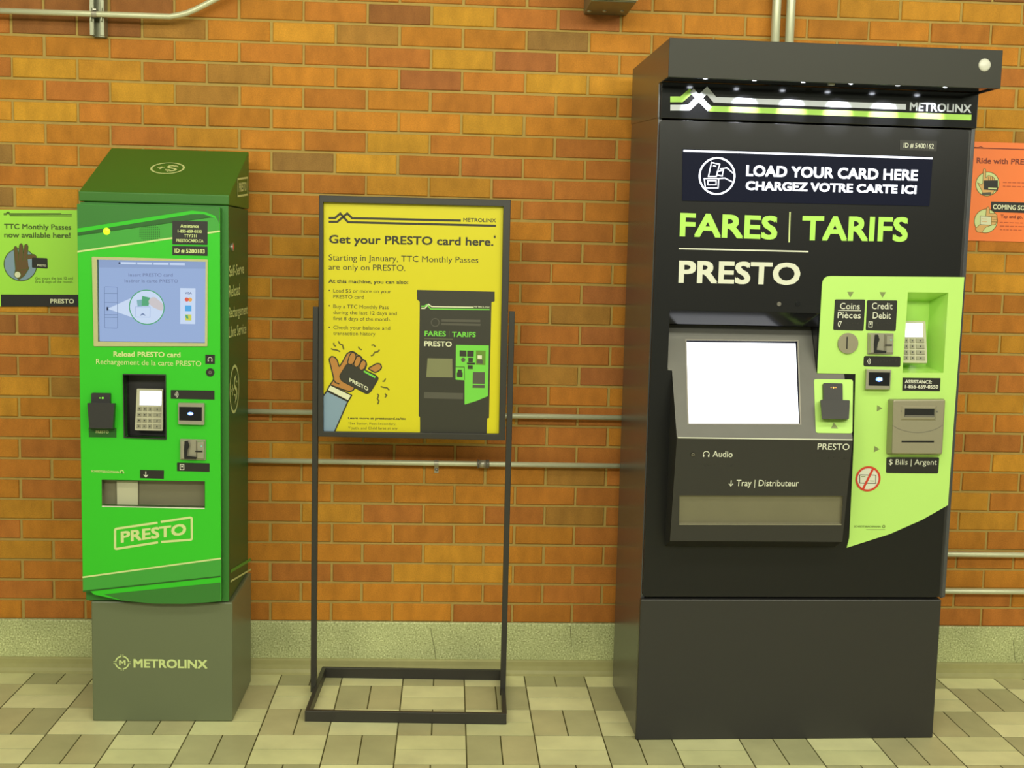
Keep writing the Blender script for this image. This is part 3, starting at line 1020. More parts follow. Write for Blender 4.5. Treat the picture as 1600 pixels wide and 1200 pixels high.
m.poly(P, P.q(c7(110, 828, 402, 836, 400, 882, 108, 874)), W2, 'poster_machine_grey')
W3 = W2 + .0004
for q in (c7(376, 515, 426, 517, 426, 562, 375, 560), c7(433, 517, 482, 518, 480, 563, 432, 562), c7(440, 570, 476, 571, 474, 605, 440, 604), c7(430, 606, 490, 607, 490, 622, 430, 620),
          c7(436, 626, 474, 627, 474, 656, 436, 655), c7(475, 677, 565, 678, 563, 768, 473, 766), c7(473, 774, 563, 776, 562, 798, 472, 796), c7(362, 660, 392, 660, 392, 680, 398, 684, 396, 716, 356, 715, 354, 684, 360, 680)):
    m.poly(P, P.q(q), W3, 'poster_machine_grey' if q[0][1] > 580 else 'poster_machine')
m.stroke(P, P.q(c7(344, 638, 410, 640, 412, 738)), .9 * s, W3, 'poster_machine')
m.poly(P, circ(P.px(*c7(402, 586)[0]), 3.4 * s, 18), W3, 'poster_machine_grey')
m.poly(P, P.q(c7(498, 516, 570, 518, 568, 626, 498, 622)), W3, 'poster_olive')
m.poly(P, P.q(c7(510, 552, 542, 553, 542, 580, 510, 578)), W3 + .0003, 'poster_white')
m.poly(P, P.q(c7(508, 584, 548, 586, 548, 616, 506, 612)), W3 + .0003, 'poster_machine_grey')
m.build('machine_picture', T2)


# ------------------------------------------------------------------ shared small devices
def icon_contactless(m, P, c, s, w, mm):
    for k in range(3):
        r = (1.8 + 2.2 * k) * s
        m.stroke(P, [(c[0] - 3.2 * s + r * math.cos(a), c[1] + r * math.sin(a)) for a in [math.radians(d) for d in range(-50, 51, 20)]], .9 * s, w, mm)


def icon_headphones(m, P, c, r, w, mm):
    m.stroke(P, [(c[0] + r * math.cos(a), c[1] + r * math.sin(a)) for a in [math.radians(d) for d in range(-20, 201, 20)]], r * .24, w, mm)
    for sg in (-1, 1):
        x = c[0] + sg * r * .86
        m.poly(P, [(x - r * .24, c[1] - r * .95), (x + r * .24, c[1] - r * .95), (x + r * .24, c[1] - r * .1), (x - r * .24, c[1] - r * .1)], w, mm)


def icon_card(m, P, c, s, w, mm):
    m.stroke(P, [(c[0] - 2.8 * s, c[1] - 4 * s), (c[0] + 2.8 * s, c[1] - 4 * s), (c[0] + 2.8 * s, c[1] + 4 * s), (c[0] - 2.8 * s, c[1] + 4 * s)], 1.1 * s, w, mm, True)
    m.poly(P, [(c[0] - 1.2 * s, c[1] - .2 * s), (c[0] + 1.2 * s, c[1] - .2 * s), (c[0] + 1.2 * s, c[1] + 2 * s), (c[0] - 1.2 * s, c[1] + 2 * s)], w, mm)


def icon_arrow_down(m, P, c, s, w, mm):
    m.stroke(P, [(c[0], c[1] + 4.5 * s), (c[0], c[1] - 3.5 * s)], 1.3 * s, w, mm)
    m.stroke(P, [(c[0] - 3.2 * s, c[1] - .6 * s), (c[0], c[1] - 4.2 * s), (c[0] + 3.2 * s, c[1] - .6 * s)], 1.3 * s, w, mm)


def braille(m, P, a, b, n, s, w, seed, mm='braille_black'):
    rg = random.Random(seed)
    A, B = Vector(P.px(*a)), Vector(P.px(*b))
    for i in range(n):
        p = A + (B - A) * (i / max(1, n - 1))
        for dx in (0, 1):
            for dz in (0, 1, 2):
                if rg.random() < .55:
                    m.disc(P, (p.x + dx * 1.3 * s, p.y - dz * 1.3 * s), .5 * s, w - .0003, w + .0005, mm, 6)


def black_label(P, corners, parent, r=1.6, name='label', lettering=None):
    s = P.scale(*corners[0])
    m = MB()
    m.slab(P, rnd(P.q(corners), r * s), 0, .0012, 'label_black')
    if lettering:
        lettering(m, s)
    return m.build(name, parent)


def plus_s_logo(m, P, c, r, w, mm, kx=1.0, ky=1.0):
    """ring with a plus and an S made of two arrows"""
    n = 40
    for a, b2 in ((.88, 1.0),):
        v = [P.p3((c[0] + q * r * kx * math.cos(2 * math.pi * i / n), c[1] + q * r * ky * math.sin(2 * math.pi * i / n)), w) for q in (a, b2) for i in range(n)]
        m.add(v, [(i, (i + 1) % n, n + (i + 1) % n, n + i) for i in range(n)], mm)

    def L(pts):
        return [(c[0] + x * r * kx, c[1] + y * r * ky) for x, y in pts]

    for bar in ([(-.62, -.05), (-.18, -.05), (-.18, .07), (-.62, .07)], [(-.46, -.21), (-.34, -.21), (-.34, .23), (-.46, .23)]):
        m.poly(P, L(bar), w, mm)
    S = [(.50, .30), (.40, .42), (.22, .46), (.04, .40), (-.02, .24), (.08, .08), (.26, .0), (.44, -.08), (.52, -.24), (.44, -.40), (.26, -.46), (.08, -.42), (-.02, -.30)]
    out, inn = [], []
    V = [Vector(p) for p in S]
    for i in range(len(V)):
        d = (V[min(i + 1, len(V) - 1)] - V[max(i - 1, 0)]).normalized()
        nn = Vector((-d.y, d.x)) * .085
        out.append(tuple(V[i] + nn))
        inn.append(tuple(V[i] - nn))
    a, b2 = L(out), L(inn)
    k = len(a)
    m.add([P.p3(p, w) for p in a] + [P.p3(p, w) for p in b2], [(i, i + 1, k + i + 1, k + i) for i in range(k - 1)], mm)
    m.poly(P, L([(.36, .62), (.62, .20), (.28, .24)]), w, mm)
    m.poly(P, L([(.12, -.66), (-.12, -.20), (.22, -.24)]), w, mm)


# ------------------------------------------------------------------ green reload kiosk
KX, KY = -1.288, -.437
T = thing('reload_kiosk', 'tall green self-serve card reload kiosk with small screen on grey base', 'kiosk', (KX, KY, 0))
KW, KD = .418, .337
PT = .030                                                # door stands proud of the shell
KZ = .372
m = MB()
m.box(.014, .428, 0, KD, 0, KZ - .004, 'kiosk_base')
base = m.build('base', T, .004)
P0 = Plane(T, (0, 0, 0))
c = K(0, 1000, 4)
m = MB()
m.text(P0, 'METROLINX', *c(835, 172, 1297, 178), 13.5, .0008, 'cream_line', .028)
m.build('lettering', base)
m = MB()
s = P0.scale(190, 1035)
cc = P0.px(*c(764, 141)[0])
m.text(P0, 'M', *c(745, 157, 786, 157), 8, .0008, 'cream_line', .03)
for k in range(4):
    arc = [(cc[0] + 9.8 * s * math.cos(a), cc[1] + 9.8 * s * math.sin(a)) for a in [math.radians(45 + 90 * k + d) for d in range(-34, 35, 8)]]
    m.stroke(P0, arc, 2.1 * s, .0008, 'cream_line')
    a = math.radians(90 * k)
    for dd in (-1.5, 1.5):
        t0 = Vector((math.cos(a), math.sin(a)))
        n0 = Vector((-t0.y, t0.x)) * dd * s
        p, q = Vector(cc) + t0 * 8.4 * s + n0, Vector(cc) + t0 * 13 * s + n0
        m.stroke(P0, [tuple(p), tuple(q)], 1.1 * s, .0008, 'cream_line')
m.build('emblem', base)
# shell: open at the front behind the door
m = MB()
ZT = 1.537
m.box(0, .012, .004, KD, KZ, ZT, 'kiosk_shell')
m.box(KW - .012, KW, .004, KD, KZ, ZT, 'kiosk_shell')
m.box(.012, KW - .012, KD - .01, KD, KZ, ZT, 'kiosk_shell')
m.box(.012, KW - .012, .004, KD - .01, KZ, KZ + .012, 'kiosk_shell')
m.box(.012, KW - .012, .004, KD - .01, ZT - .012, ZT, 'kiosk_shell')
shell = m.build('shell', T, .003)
# front rim of the shell
m = MB()
m.plate(P0, [(0, KZ), (KW, KZ), (KW, ZT), (0, ZT)], [[(.03, KZ + .03), (KW - .03, KZ + .03), (KW - .03, ZT - .03), (.03, ZT - .03)]], -.004, 0, 'kiosk_dark')
m.build('front_rim', T)
# sloped cap
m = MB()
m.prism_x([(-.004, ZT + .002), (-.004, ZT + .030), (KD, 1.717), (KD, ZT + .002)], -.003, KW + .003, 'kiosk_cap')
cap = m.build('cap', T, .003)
sl = Vector((0, KD + .004, 1.717 - ZT - .030))
PC = Plane(T, (0, -.004, ZT + .030), (1, 0, 0), sl)
m = MB()
cc = PC.px(262, 263)
e1, e2 = PC.px(289, 263)[0] - PC.px(235, 263)[0], PC.px(262, 254)[1] - PC.px(262, 272)[1]
plus_s_logo(m, PC, cc, 1.0, .0008, 'cream_line', e1 / 2, e2 / 2)
m.build('emblem', cap)
m = MB()
PSIDE = Plane(T, (KW + .0035, 0, 0), (0, 1, 0), (0, 0, 1))
bx = PSIDE.q([(371, 280), (386.5, 277.5), (386.5, 304), (371, 306.5)])
m.stroke(PSIDE, bx, .006, .0006, 'cream_line', True)
m.text(PSIDE, 'PRESTO', (373, 300), (385, 298), 14, .0006, 'cream_line', .03)
m.build('logo', cap)
# side graphics
PS = Plane(T, (KW + .0004, 0, 0), (0, 1, 0), (0, 0, 1))
c = K(120, 320, 5)
m = MB()
m.text(PS, 'Self-Serve', *c(1188, 562, 1304, 535), 16.5, .0006, 'cream_line', .012)
m.text(PS, 'Reload', *c(1186, 724, 1272, 702), 18, .0006, 'cream_line', .012)
m.text(PS, 'Rechargement', *c(1186, 885, 1332, 852), 16, .0006, 'cream_line', .012)
m.text(PS, 'Libre Service', *c(1186, 1040, 1322, 1004), 17, .0006, 'cream_line', .012)
m.build('lettering', shell)
m = MB()
cc = PS.px(366, 607.8)
kx = (PS.px(373.4, 607)[0] - PS.px(358.6, 609)[0]) / 2
ky = (PS.px(366, 570)[1] - PS.px(366, 646)[1]) / 2
plus_s_logo(m, PS, cc, 1.0, .0006, 'cream_line', kx, ky)
m.build('emblem', shell)
m = MB()
m.stroke(PS, PS.q([(360, 908.5), (392, 889.5)]), .006, .0006, 'cream_line')
m.stroke(PS, PS.q([(360, 893), (391.5, 874)]), .010, .0006, 'kiosk_mid')
m.build('printed_stripe', shell)
m = MB()
cc = PS.px(362.5, 386)
m.disc(PS, cc, .012, 0, .004, 'steel', 18)
m.box(KW + .004, KW + .006, cc[0] - .002, cc[0] + .002, cc[1] - .007, cc[1] + .007, 'red_print')
m.build('lock', T)

# door with openings
PD = Plane(T, (0, -PT, 0))
s = PD.scale(235, 600)
right = PD.px(344.5, 620)[0]
left = PD.px(124.5, 620)[0]
bot = [PD.px(x, y)[1] for x, y in ((136, 914), (146, 929), (192, 939), (240, 943.5), (290, 944), (346, 940))]
bx = [PD.px(x, y)[0] for x, y in ((136, 914), (146, 929), (192, 939), (240, 943.5), (290, 944), (346, 940))]
ztop = ZT - .006
outer = [(left, ztop), (left, bot[0]), (bx[1], bot[1]), (bx[2], bot[2]), (bx[3], bot[3]), (bx[4], bot[4]), (right, bot[5]), (right, ztop)]
c4 = K(120, 320, 5)
c5 = K(120, 540, 4.614)
h_screen = PD.q([(152, 405.6), (321.6, 409), (320.6, 536), (153.6, 533.6)])
h_pin = PD.q([(193.5, 585.5), (258.5, 586.5), (259.5, 685), (195.5, 682.5)])
h_tray = PD.q([(159, 750), (319.8, 752.4), (319.8, 793.6), (159.4, 790)])
m = MB()
m.plate(PD, outer, [h_screen, h_pin, h_tray], -PT + .001, 0, 'kiosk_green', 'kiosk_dark')
door = m.build('front_panel', T, .002)
# printed bands on the door
m = MB()
g = .0005
pt = PD.q([(124.6, 318), (344, 322)])
m.poly(PD, [(left + .001, PD.px(125, 357)[1])] + PD.q([(300, 329), (320, 331), (336, 337), (343.3, 350)]) + [(right - .001, ztop - .001), (left + .001, ztop - .001)], g, 'kiosk_dark')
m.poly(PD, [(left + .001, PD.px(125, 363.5)[1])] + PD.q([(300, 334.5), (318, 334.5), (334, 340)]) + PD.q([(330, 340), (125, 369)])[:1] + [(left + .001, PD.px(125, 368.5)[1])], g, 'kiosk_deep')
m.poly(PD, [(left + .001, PD.px(125, 368)[1])] + PD.q([(334, 339), (341, 346)]) + [(right - .001, PD.px(343, 352)[1]), (right - .001, PD.px(343, 361)[1]), (left + .001, PD.px(125, 393.4)[1])], g, 'kiosk_mid')
m.stroke(PD, [(left, PD.px(125, 393.4)[1]), (right, PD.px(343, 361.2)[1])], 2.6 * s, g * 2, 'cream_line')
m.build('printed_stripe', door)
m = MB()
lw = PD.px(138, 902)[1]
rw = PD.px(345, 872.5)[1]
m.poly(PD, [(left + .001, lw), (right - .001, rw), (right - .001, PD.px(345, 901)[1]), (left + .001, PD.px(138, 924)[1])], g, 'kiosk_mid')
m.stroke(PD, [(left, lw), (right, rw)], 2.6 * s, g * 2, 'cream_line')
m.stroke(PD, [(left + .001, PD.px(138, 924)[1]), (right - .001, PD.px(345, 900.5)[1])], 2.5 * s, g * 2, 'kiosk_deep')
m.poly(PD, [(bx[1] + .03, bot[1] + .001), (right - .001, PD.px(345, 910)[1]), (right - .001, bot[5] + .001), (bx[4], bot[4] + .001), (bx[3], bot[3] + .001), (bx[2], bot[2] + .001)], g, 'kiosk_dark')
m.build('printed_stripe', door)
m = MB()
w = .0011
m.text(PD, 'Reload PRESTO card', *c5(265, 79, 748, 84), 8, w, 'cream_line', .022)
m.text(PD, 'Rechargement de la carte PRESTO', *c5(140, 133, 898, 149), 8, w, 'cream_line', .004)
m.text(PD, 'SCHEIDT&BACHMANN', *c5(105, 912, 305, 920), 3.4, w, 'cream_line', .02)
cc = PD.px(*c5(326, 908)[0])
m.ring(PD, cc, 1.5 * s, 2.8 * s, w, 'cream_line', 14)
m.poly(PD, [(cc[0] - 3.6 * s, cc[1] - 2.8 * s), (cc[0] + 3.6 * s, cc[1] - 2.8 * s), (cc[0] + 3.6 * s, cc[1] - 1.4 * s), (cc[0] - 3.6 * s, cc[1] - 1.4 * s)], w, 'cream_line')
m.build('lettering', door)
m = MB()
c2 = K(0, 540, 2.857)
m.text(PD, 'PRESTO', *c2(540, 880, 832, 843), 17.5, w, 'cream_line', .03)
fr = rnd(PD.q(c2(514, 818, 856, 766, 857, 866, 514, 908)), 3 * s, 4)
# frame is drawn in two halves with a gap above and below
topL, topR, botL, botR = PD.q(c2(704, 790, 718, 787, 706, 878, 720, 876))
lh = [topL] + rnd([topL, PD.px(*c2(514, 818)[0]), PD.px(*c2(514, 908)[0]), botL], 3 * s, 4)[5:15] + [botL]
rh = [topR] + rnd([topR, PD.px(*c2(856, 766)[0]), PD.px(*c2(857, 866)[0]), botR], 3 * s, 4)[5:15] + [botR]
m.stroke(PD, lh, 3.6 * s, w, 'cream_line')
m.stroke(PD, rh, 3.6 * s, w, 'cream_line')
m.build('logo', door)
# screen
m = MB()
m.plate(PD, rnd(PD.q([(144, 401), (325, 405.5), (324.5, 541), (147, 541)]), 1.5 * s), [h_screen], -.001, .004, 'kiosk_bezel')
m.recess(PD, h_screen, .014, 'kiosk_bezel', 'slot_black', .003)
m.build('bezel', T, .001)
PL = Plane(T, (0, -PT + .0135, 0))
m = MB()
scr = PL.q([(150, 403), (323.5, 407), (322.5, 538), (151, 536)])
m.poly(PL, scr, .0008, 'lcd_blue')
m.poly(PL, PL.q([(150, 403), (323.5, 407), (323.4, 420), (150, 418)]), .0012, 'lcd_bar')
for i in range(4):
    xa = 189 + i * 25.5
    m.stroke(PL, PL.q([(xa, 411 + i * .5), (xa + 23.5, 411.4 + i * .5)]), 3.2 * s, .0016, 'lcd_pale')
m.poly(PL, circ(PL.px(186.8, 411), 1.5 * s, 10), .0016, 'lcd_dark')
m.text(PL, 'Insert PRESTO card', *c4(405, 560, 750, 561), 5, .0016, 'lcd_text')
m.text(PL, 'Insérer la carte PRESTO', *c4(375, 606, 792, 608), 5, .0016, 'lcd_text')
m.stroke(PL, rnd(PL.q(c4(217, 640, 318, 643, 320, 965, 219, 962)), 2 * s), .8 * s, .0016, 'lcd_line', True)
for y in (692, 762, 858, 880):
    m.stroke(PL, PL.q(c4(219, y, 318, y + 1)), .7 * s, .0016, 'lcd_line')
m.poly(PL, PL.q(c4(242, 812, 430, 726, 440, 882)), .0014, 'lcd_pale')
m.poly(PL, PL.q(c4(234, 798, 248, 798, 248, 826, 234, 826)), .0018, 'lcd_dark')
cc = PL.px(*c4(548, 800)[0])
m.poly(PL, circ(cc, 26 * s, 40), .0018, 'lcd_pale')
m.ring(PL, cc, 25.6 * s, 27.2 * s, .0022, 'lcd_green')
m.poly(PL, PL.q(c4(470, 745, 510, 740, 512, 792, 476, 794)), .0021, 'lcd_teal')
m.poly(PL, PL.q(c4(512, 712, 575, 726, 562, 790, 508, 790)), .0022, 'lcd_green')
m.poly(PL, smooth_closed(PL.q(c4(562, 760, 578, 728, 610, 722, 640, 745, 672, 775, 668, 826, 630, 815, 590, 795)), 3), .0023, 'lcd_skin')
m.stroke(PL, PL.q(c4(460, 796, 575, 798, 573, 878, 462, 876)), .7 * s, .0023, 'lcd_blue', True)
m.text(PL, 'A', *c4(495, 866, 540, 866), 4, .0024, 'lcd_line', .03)
m.poly(PL, PL.q(c4(808, 650, 928, 652, 926, 932, 808, 930)), .0014, 'lcd_pale')
m.text(PL, 'VISA', *c4(846, 697, 900, 698), 3.2, .0018, 'lcd_text', .03)
m.poly(PL, circ(PL.px(*c4(860, 740)[0]), 3.2 * s, 16), .0018, 'lcd_red')
m.poly(PL, circ(PL.px(*c4(886, 741)[0]), 3.2 * s, 16), .0017, 'lcd_orange')
m.poly(PL, PL.q(c4(846, 786, 897, 787, 897, 832, 846, 831)), .0018, 'lcd_cyan')
m.poly(PL, PL.q(c4(848, 856, 897, 857, 897, 904, 848, 903)), .0018, 'lcd_yellow')
m.poly(PL, PL.q(c4(848, 862, 868, 862, 874, 890, 856, 886)), .0019, 'lcd_green')
m.build('screen', T)
# status light, speaker holes, labels
m = MB()
m.dome(PD, PD.px(166.6, 361.4), 5.6 * s, .004, 'status_green')
m.build('status_light', T)
m = MB()
for i in range(11):
    for j in range(11):
        if (i - 5) ** 2 + (j - 5) ** 2 < 32:
            cc = PD.px(219 + i * 3.0, 349 + j * 2.9 + i * .05)
            m.poly(PD, circ(cc, 1.0 * s, 6), .0008, 'kiosk_deep')
m.build('speaker_grille', T)


def L1(m, s):
    for tx, a, b2, cp in (('Assistance', (282, 355.4), (311, 356), 5), ('1-855-659-0550', (278, 363.4), (315.5, 364.2), 4.6), ('TTY:711', (288, 370.6), (307, 371), 4.6), ('PRESTOCARD.CA', (275.6, 378), (318, 378.8), 4.6)):
        m.text(PD, tx, a, b2, cp, .0016, 'cream_line', .02)


black_label(PD, [(269.4, 345), (324.6, 346), (324.4, 382.6), (269.4, 381.6)], T, .4, lettering=L1)
black_label(PD, [(269.4, 384.2), (324.4, 385.2), (324.4, 399.8), (269.4, 398.4)], T, .4, lettering=lambda m, s: m.text(PD, 'ID # 5280183', (273, 394.8), (320, 396), 6.4, .0016, 'cream_line', .025))
black_label(PD, [(321, 554), (335.8, 554.4), (335.6, 568.8), (321, 568.4)], T, .4, lettering=lambda m, s: icon_headphones(m, PD, PD.px(328.4, 561.5), 3.2 * s, .0016, 'off_white'))
black_label(PD, [(267, 609.2), (335.2, 610.5), (335.2, 624.4), (267, 622.8)], T, .4, lettering=lambda m, s: icon_contactless(m, PD, PD.px(275.5, 616.3), s, .0016, 'off_white'))
black_label(PD, [(276.7, 722.6), (327.6, 724), (327.6, 737.2), (276.7, 735.8)], T, .4, lettering=lambda m, s: icon_card(m, PD, PD.px(284.6, 729.6), s, .0016, 'off_white'))
black_label(PD, [(219, 734), (256.3, 735), (256, 748), (219, 746.8)], T, .4, lettering=lambda m, s: icon_arrow_down(m, PD, PD.px(228, 741), s, .0016, 'off_white'))
m = MB()
m.disc(PD, PD.px(328.5, 581.8), 6.5 * s, 0, .002, 'label_black')
m.ring(PD, PD.px(328.5, 581.8), 1.2 * s, 2.6 * s, .0022, 'dark_steel', 18)
m.build('audio_jack', T)


def pin_pad(T, P, quad, disp, depth_tilt, keys, mk, parent_name='keypad'):
    """a keypad lying on plane P; quad and disp are picture corners"""
    m = MB()
    q = P.q(quad)
    m.slab(P, rnd(q, .003), -.006, .006, mk)
    A, B, C2, D = [Vector(x) for x in q]
    nr, nc, t0, t1, u0, u1 = keys

    def bil(u, v):
        p = (A * (1 - u) + B * u) * (1 - v) + (D * (1 - u) + C2 * u) * v
        return (p.x, p.y)

    for r in range(nr):
        for k in range(nc):
            wide = k == nc - 1
            v0 = t0 + (t1 - t0) * (r + .14) / nr
            v1 = t0 + (t1 - t0) * (r + .86) / nr
            cw = (u1 - u0) / (nc + .6)
            ua = u0 + cw * k
            ub = ua + cw * (1.45 if wide else .8)
            m.frustum(P, [bil(ua, v0), bil(ub, v0), bil(ub, v1), bil(ua, v1)], .006, [bil(ua + .012, v0 + .008), bil(ub - .012, v0 + .008), bil(ub - .012, v1 - .008), bil(ua + .012, v1 - .008)], .0085, 'key_grey')
            mid = bil((ua + ub) / 2, (v0 + v1) / 2)
            ds = .0017
            m.poly(P, [(mid[0] - ds, mid[1] - ds * 1.3), (mid[0] + ds, mid[1] - ds * 1.3), (mid[0] + ds, mid[1] + ds * 1.3), (mid[0] - ds, mid[1] + ds * 1.3)], .0088, 'slot_black')
    k = m.build(parent_name, T)
    m = MB()
    m.slab(P, P.q(disp), .004, .0075, 'small_display', 'plastic_black')
    m.build('display', k)


# pin pad recess
m = MB()
m.plate(PD, PD.q([(192.4, 584), (259.4, 585), (260.4, 686.4), (194, 683.8)]), [h_pin], -.001, .005, 'plastic_black')
m.recess(PD, h_pin, .055, 'gloss_black', 'plastic_black', .004)
m.build('pin_pad_housing', T)
PP = Plane(T, (0, -PT + .030, 0), (1, 0, 0), (0, .10, 1))
pz0 = PD.px(230, 640)[1]
PP.o = Vector((0, -PT + .034, pz0))
pin_pad(T, PP, [(214.7, 607), (255.5, 607.8), (255.2, 673), (211.5, 672)], [(219.7, 610.6), (253.6, 611.2), (253.3, 633.4), (219, 633)], 0, (4, 4, .42, .97, .06, .97), 'pinpad_grey')
# contactless reader
m = MB()
m.slab(PD, rnd(PD.q([(280, 628.6), (320.6, 629.4), (320.4, 663), (280.2, 661.8)]), 1.5 * s), 0, .014, 'steel')
rd = m.build('contactless_reader', T, .002)
m = MB()
m.slab(PD, PD.q([(281.7, 634.6), (317, 635.2), (316.9, 656.6), (281.8, 655.6)]), .013, .0146, 'gloss_black')
m.poly(PD, circ(PD.px(299.2, 645.3), 4.6 * s, 18, 2.6 * s), .0150, 'blue_glow')
m.poly(PD, PD.q([(295.6, 645.3), (299, 642.8), (299, 644.4), (303, 643.6), (303, 647.2), (299, 646.4), (299, 647.8)]), .0154, 'blue_core')
m.build('display', rd)


def card_slot(T, P, quad, s, legs):
    m = MB()
    q = P.q(quad)
    A, B, C2, D = [Vector(x) for x in q]

    def bil(u, v):
        p = (A * (1 - u) + B * u) * (1 - v) + (D * (1 - u) + C2 * u) * v
        return (p.x, p.y)

    m.slab(P, rnd(q, .002), 0, .006, 'steel')
    m.frustum(P, [bil(.02, .04), bil(.30, .04), bil(.30, .96), bil(.02, .96)], .006, [bil(.06, .08), bil(.18, .08), bil(.18, .92), bil(.06, .92)], .016, 'steel')
    m.frustum(P, [bil(.62, .04), bil(.98, .04), bil(.98, .96), bil(.62, .96)], .006, [bil(.70, .10), bil(.95, .10), bil(.95, .90), bil(.70, .90)], .014, 'steel')
    m.poly(P, [bil(.22, .06), bil(.34, .06), bil(.40, .30), bil(.34, .46), bil(.30, .78), bil(.68, .82), bil(.66, .94), bil(.20, .94), bil(.18, .50)], .0165, 'slot_black')
    m.poly(P, [bil(.62, .52), bil(.90, .52), bil(.90, .58), bil(.62, .58)], .0168, 'slot_black')
    k = m.build('card_slot', T)
    m = MB()
    m.disc(P, bil(.86, .30), .9 * s, .013, .0172, 'dim_green_led', 10)
    m.build('indicator_light', k)


card_slot(T, PD, [(282, 685.4), (322, 686.4), (322, 718.6), (282, 717.6)], s, None)
# black smart-card holder
m = MB()
m.slab(PD, PD.q([(138.6, 668), (182, 668.6), (182, 683.6), (139, 683)]), 0, .001, 'kiosk_deep')
m.text(PD, 'PRESTO', (150, 676.6), (170, 677), 4.2, .0016, 'cream_line', .01)
m.build('backing_plate', T)
m = MB()
PH = PD
m.slab(PH, rnd(PH.q([(144.5, 613.5), (173.7, 614), (173.7, 634), (144.5, 634)]), 1.5 * s), 0, .012, 'plastic_black')
m.frustum(PH, PH.q([(139.5, 629.5), (181, 630), (179, 671), (141, 670.5)]), 0, PH.off(.034).q([(136.3, 629.8), (178.5, 630.3), (176, 669.5), (139.5, 669)]), .034, 'plastic_black')
hd = m.build('card_holder', T, .002)
m = MB()
m.disc(PH, PH.px(162.4, 621), 1.5 * s, .011, .0126, 'green_led', 12)
m.disc(PH, PH.px(158, 621), .9 * s, .011, .0126, 'green_led', 10)
m.build('indicator_light', hd)
# receipt tray
m = MB()
m.recess(PD, h_tray, .030, 'bill_grey', 'tray_flap', .001)
m.stroke(PD, PD.q([(159.4, 791), (319.8, 794.4)]), 1.6 * s, .0012, 'off_white')
tr = m.build('tray', T)
m = MB()
PTb = Plane(T, (0, -PT + .025, 0))
m.slab(PTb, PTb.q([(183, 751), (216, 751.6), (216, 791), (183.6, 790)]), 0, .004, 'pinpad_grey')  # pale flat piece standing just before the tray's back
m.build('pale_plate', tr)

# ------------------------------------------------------------------ black fare machine
T = thing('fare_machine', 'large black ticket and card vending machine with bright screen and lime green panel', 'vending machine', (.3445, -.5615, 0), math.radians(1.4))
MW, MD = .921, .450
ZP, ZS, ZH0, ZH1 = .427, 1.8045, 1.9035, 2.006
HY = -.118
m = MB()
m.box(-.003, .902, -.006, .0125, 0, ZP, 'machine_black')
m.box(.0125, .902, .0125, MD, 0, ZP, 'machine_black')
m.build('plinth', T, .003)
m = MB()
m.box(0, .012, .013, MD, 0.001, 1.90, 'machine_side')
m.box(MW - .012, MW, .012, MD, ZP + .003, 1.90, 'machine_side')
m.box(.012, MW - .012, MD - .012, MD, ZP + .003, 1.90, 'machine_side')
m.box(.012, MW - .012, .03, MD - .012, ZP + .003, ZP + .015, 'machine_side')
m.box(MW - .030, MW - .012, .012, .03, ZP + .003, ZS, 'machine_black')
m.build('cabinet', T, .002)
# hood: its side skirt ends in a seam that rises a little towards the wall
m = MB()
m.prism_x([(HY, ZH0), (HY, ZH1), (MD, ZH1), (MD, ZS + .030), (.010, ZS + .004), (.010, ZH0)], -.002, .004, 'machine_side')
m.prism_x([(HY, ZH0), (HY, ZH1), (MD, ZH1), (MD, ZS + .030), (.010, ZS + .004), (.010, ZH0)], MW - .004, MW + .002, 'machine_side')
m.box(.004, MW - .004, HY, HY + .012, ZH0, ZH1, 'hood_grey')
m.box(.004, MW - .004, HY + .012, MD, ZH1 - .012, ZH1, 'hood_grey')
m.box(.004, MW - .004, HY + .012, .012, ZH0 + .004, ZH0 + .012, 'gloss_black')
hood = m.build('hood', T, .0015)
m = MB()
m.box(-.0022, MW + .0022, HY - .0016, HY, ZH0 - .0005, ZH1 + .0003, 'hood_grey')
m.build('hood_front', T, .0008)
PH = Plane(T, (0, HY - .0016, 0))
sH = PH.scale(1300, 100)
m = MB()
m.dome(PH, PH.px(1538.5, 101.5), 10.2 * sH, .006, 'dome_white', 28)
m.build('round_sensor', T, label='white round lamp cover')
# header panel
m = MB()
m.box(.004, MW - .004, .0, .012, ZS + .003, ZH0 + .003, 'gloss_black')
header = m.build('header_panel', T, .0015)
PM = Plane(T, (0, 0, 0))
sM = PM.scale(1280, 400)
c = K(960, 40, 2.5)
m = MB()
g = .0008
m.stroke(PM, PM.q(c(218, 288, 262, 288, 301, 254)), 8.6 * sM, g, 'lime_letter')
m.stroke(PM, PM.q(c(361, 318, 376, 325, 1394, 359)), 8.6 * sM, g, 'lime_letter')
m.stroke(PM, PM.q(c(218, 321, 290, 321, 361, 254, 392, 290, 1138, 318)), 8.6 * sM, g * 2, 'logo_white')
m.stroke(PM, PM.q(c(301, 254, 372, 327)), 8.6 * sM, g * 2.4, 'logo_white')
m.text(PM, 'METROLINX', *c(1153, 332, 1393, 341), 13.0, g, 'logo_white', .02)
m.build('lettering', header)
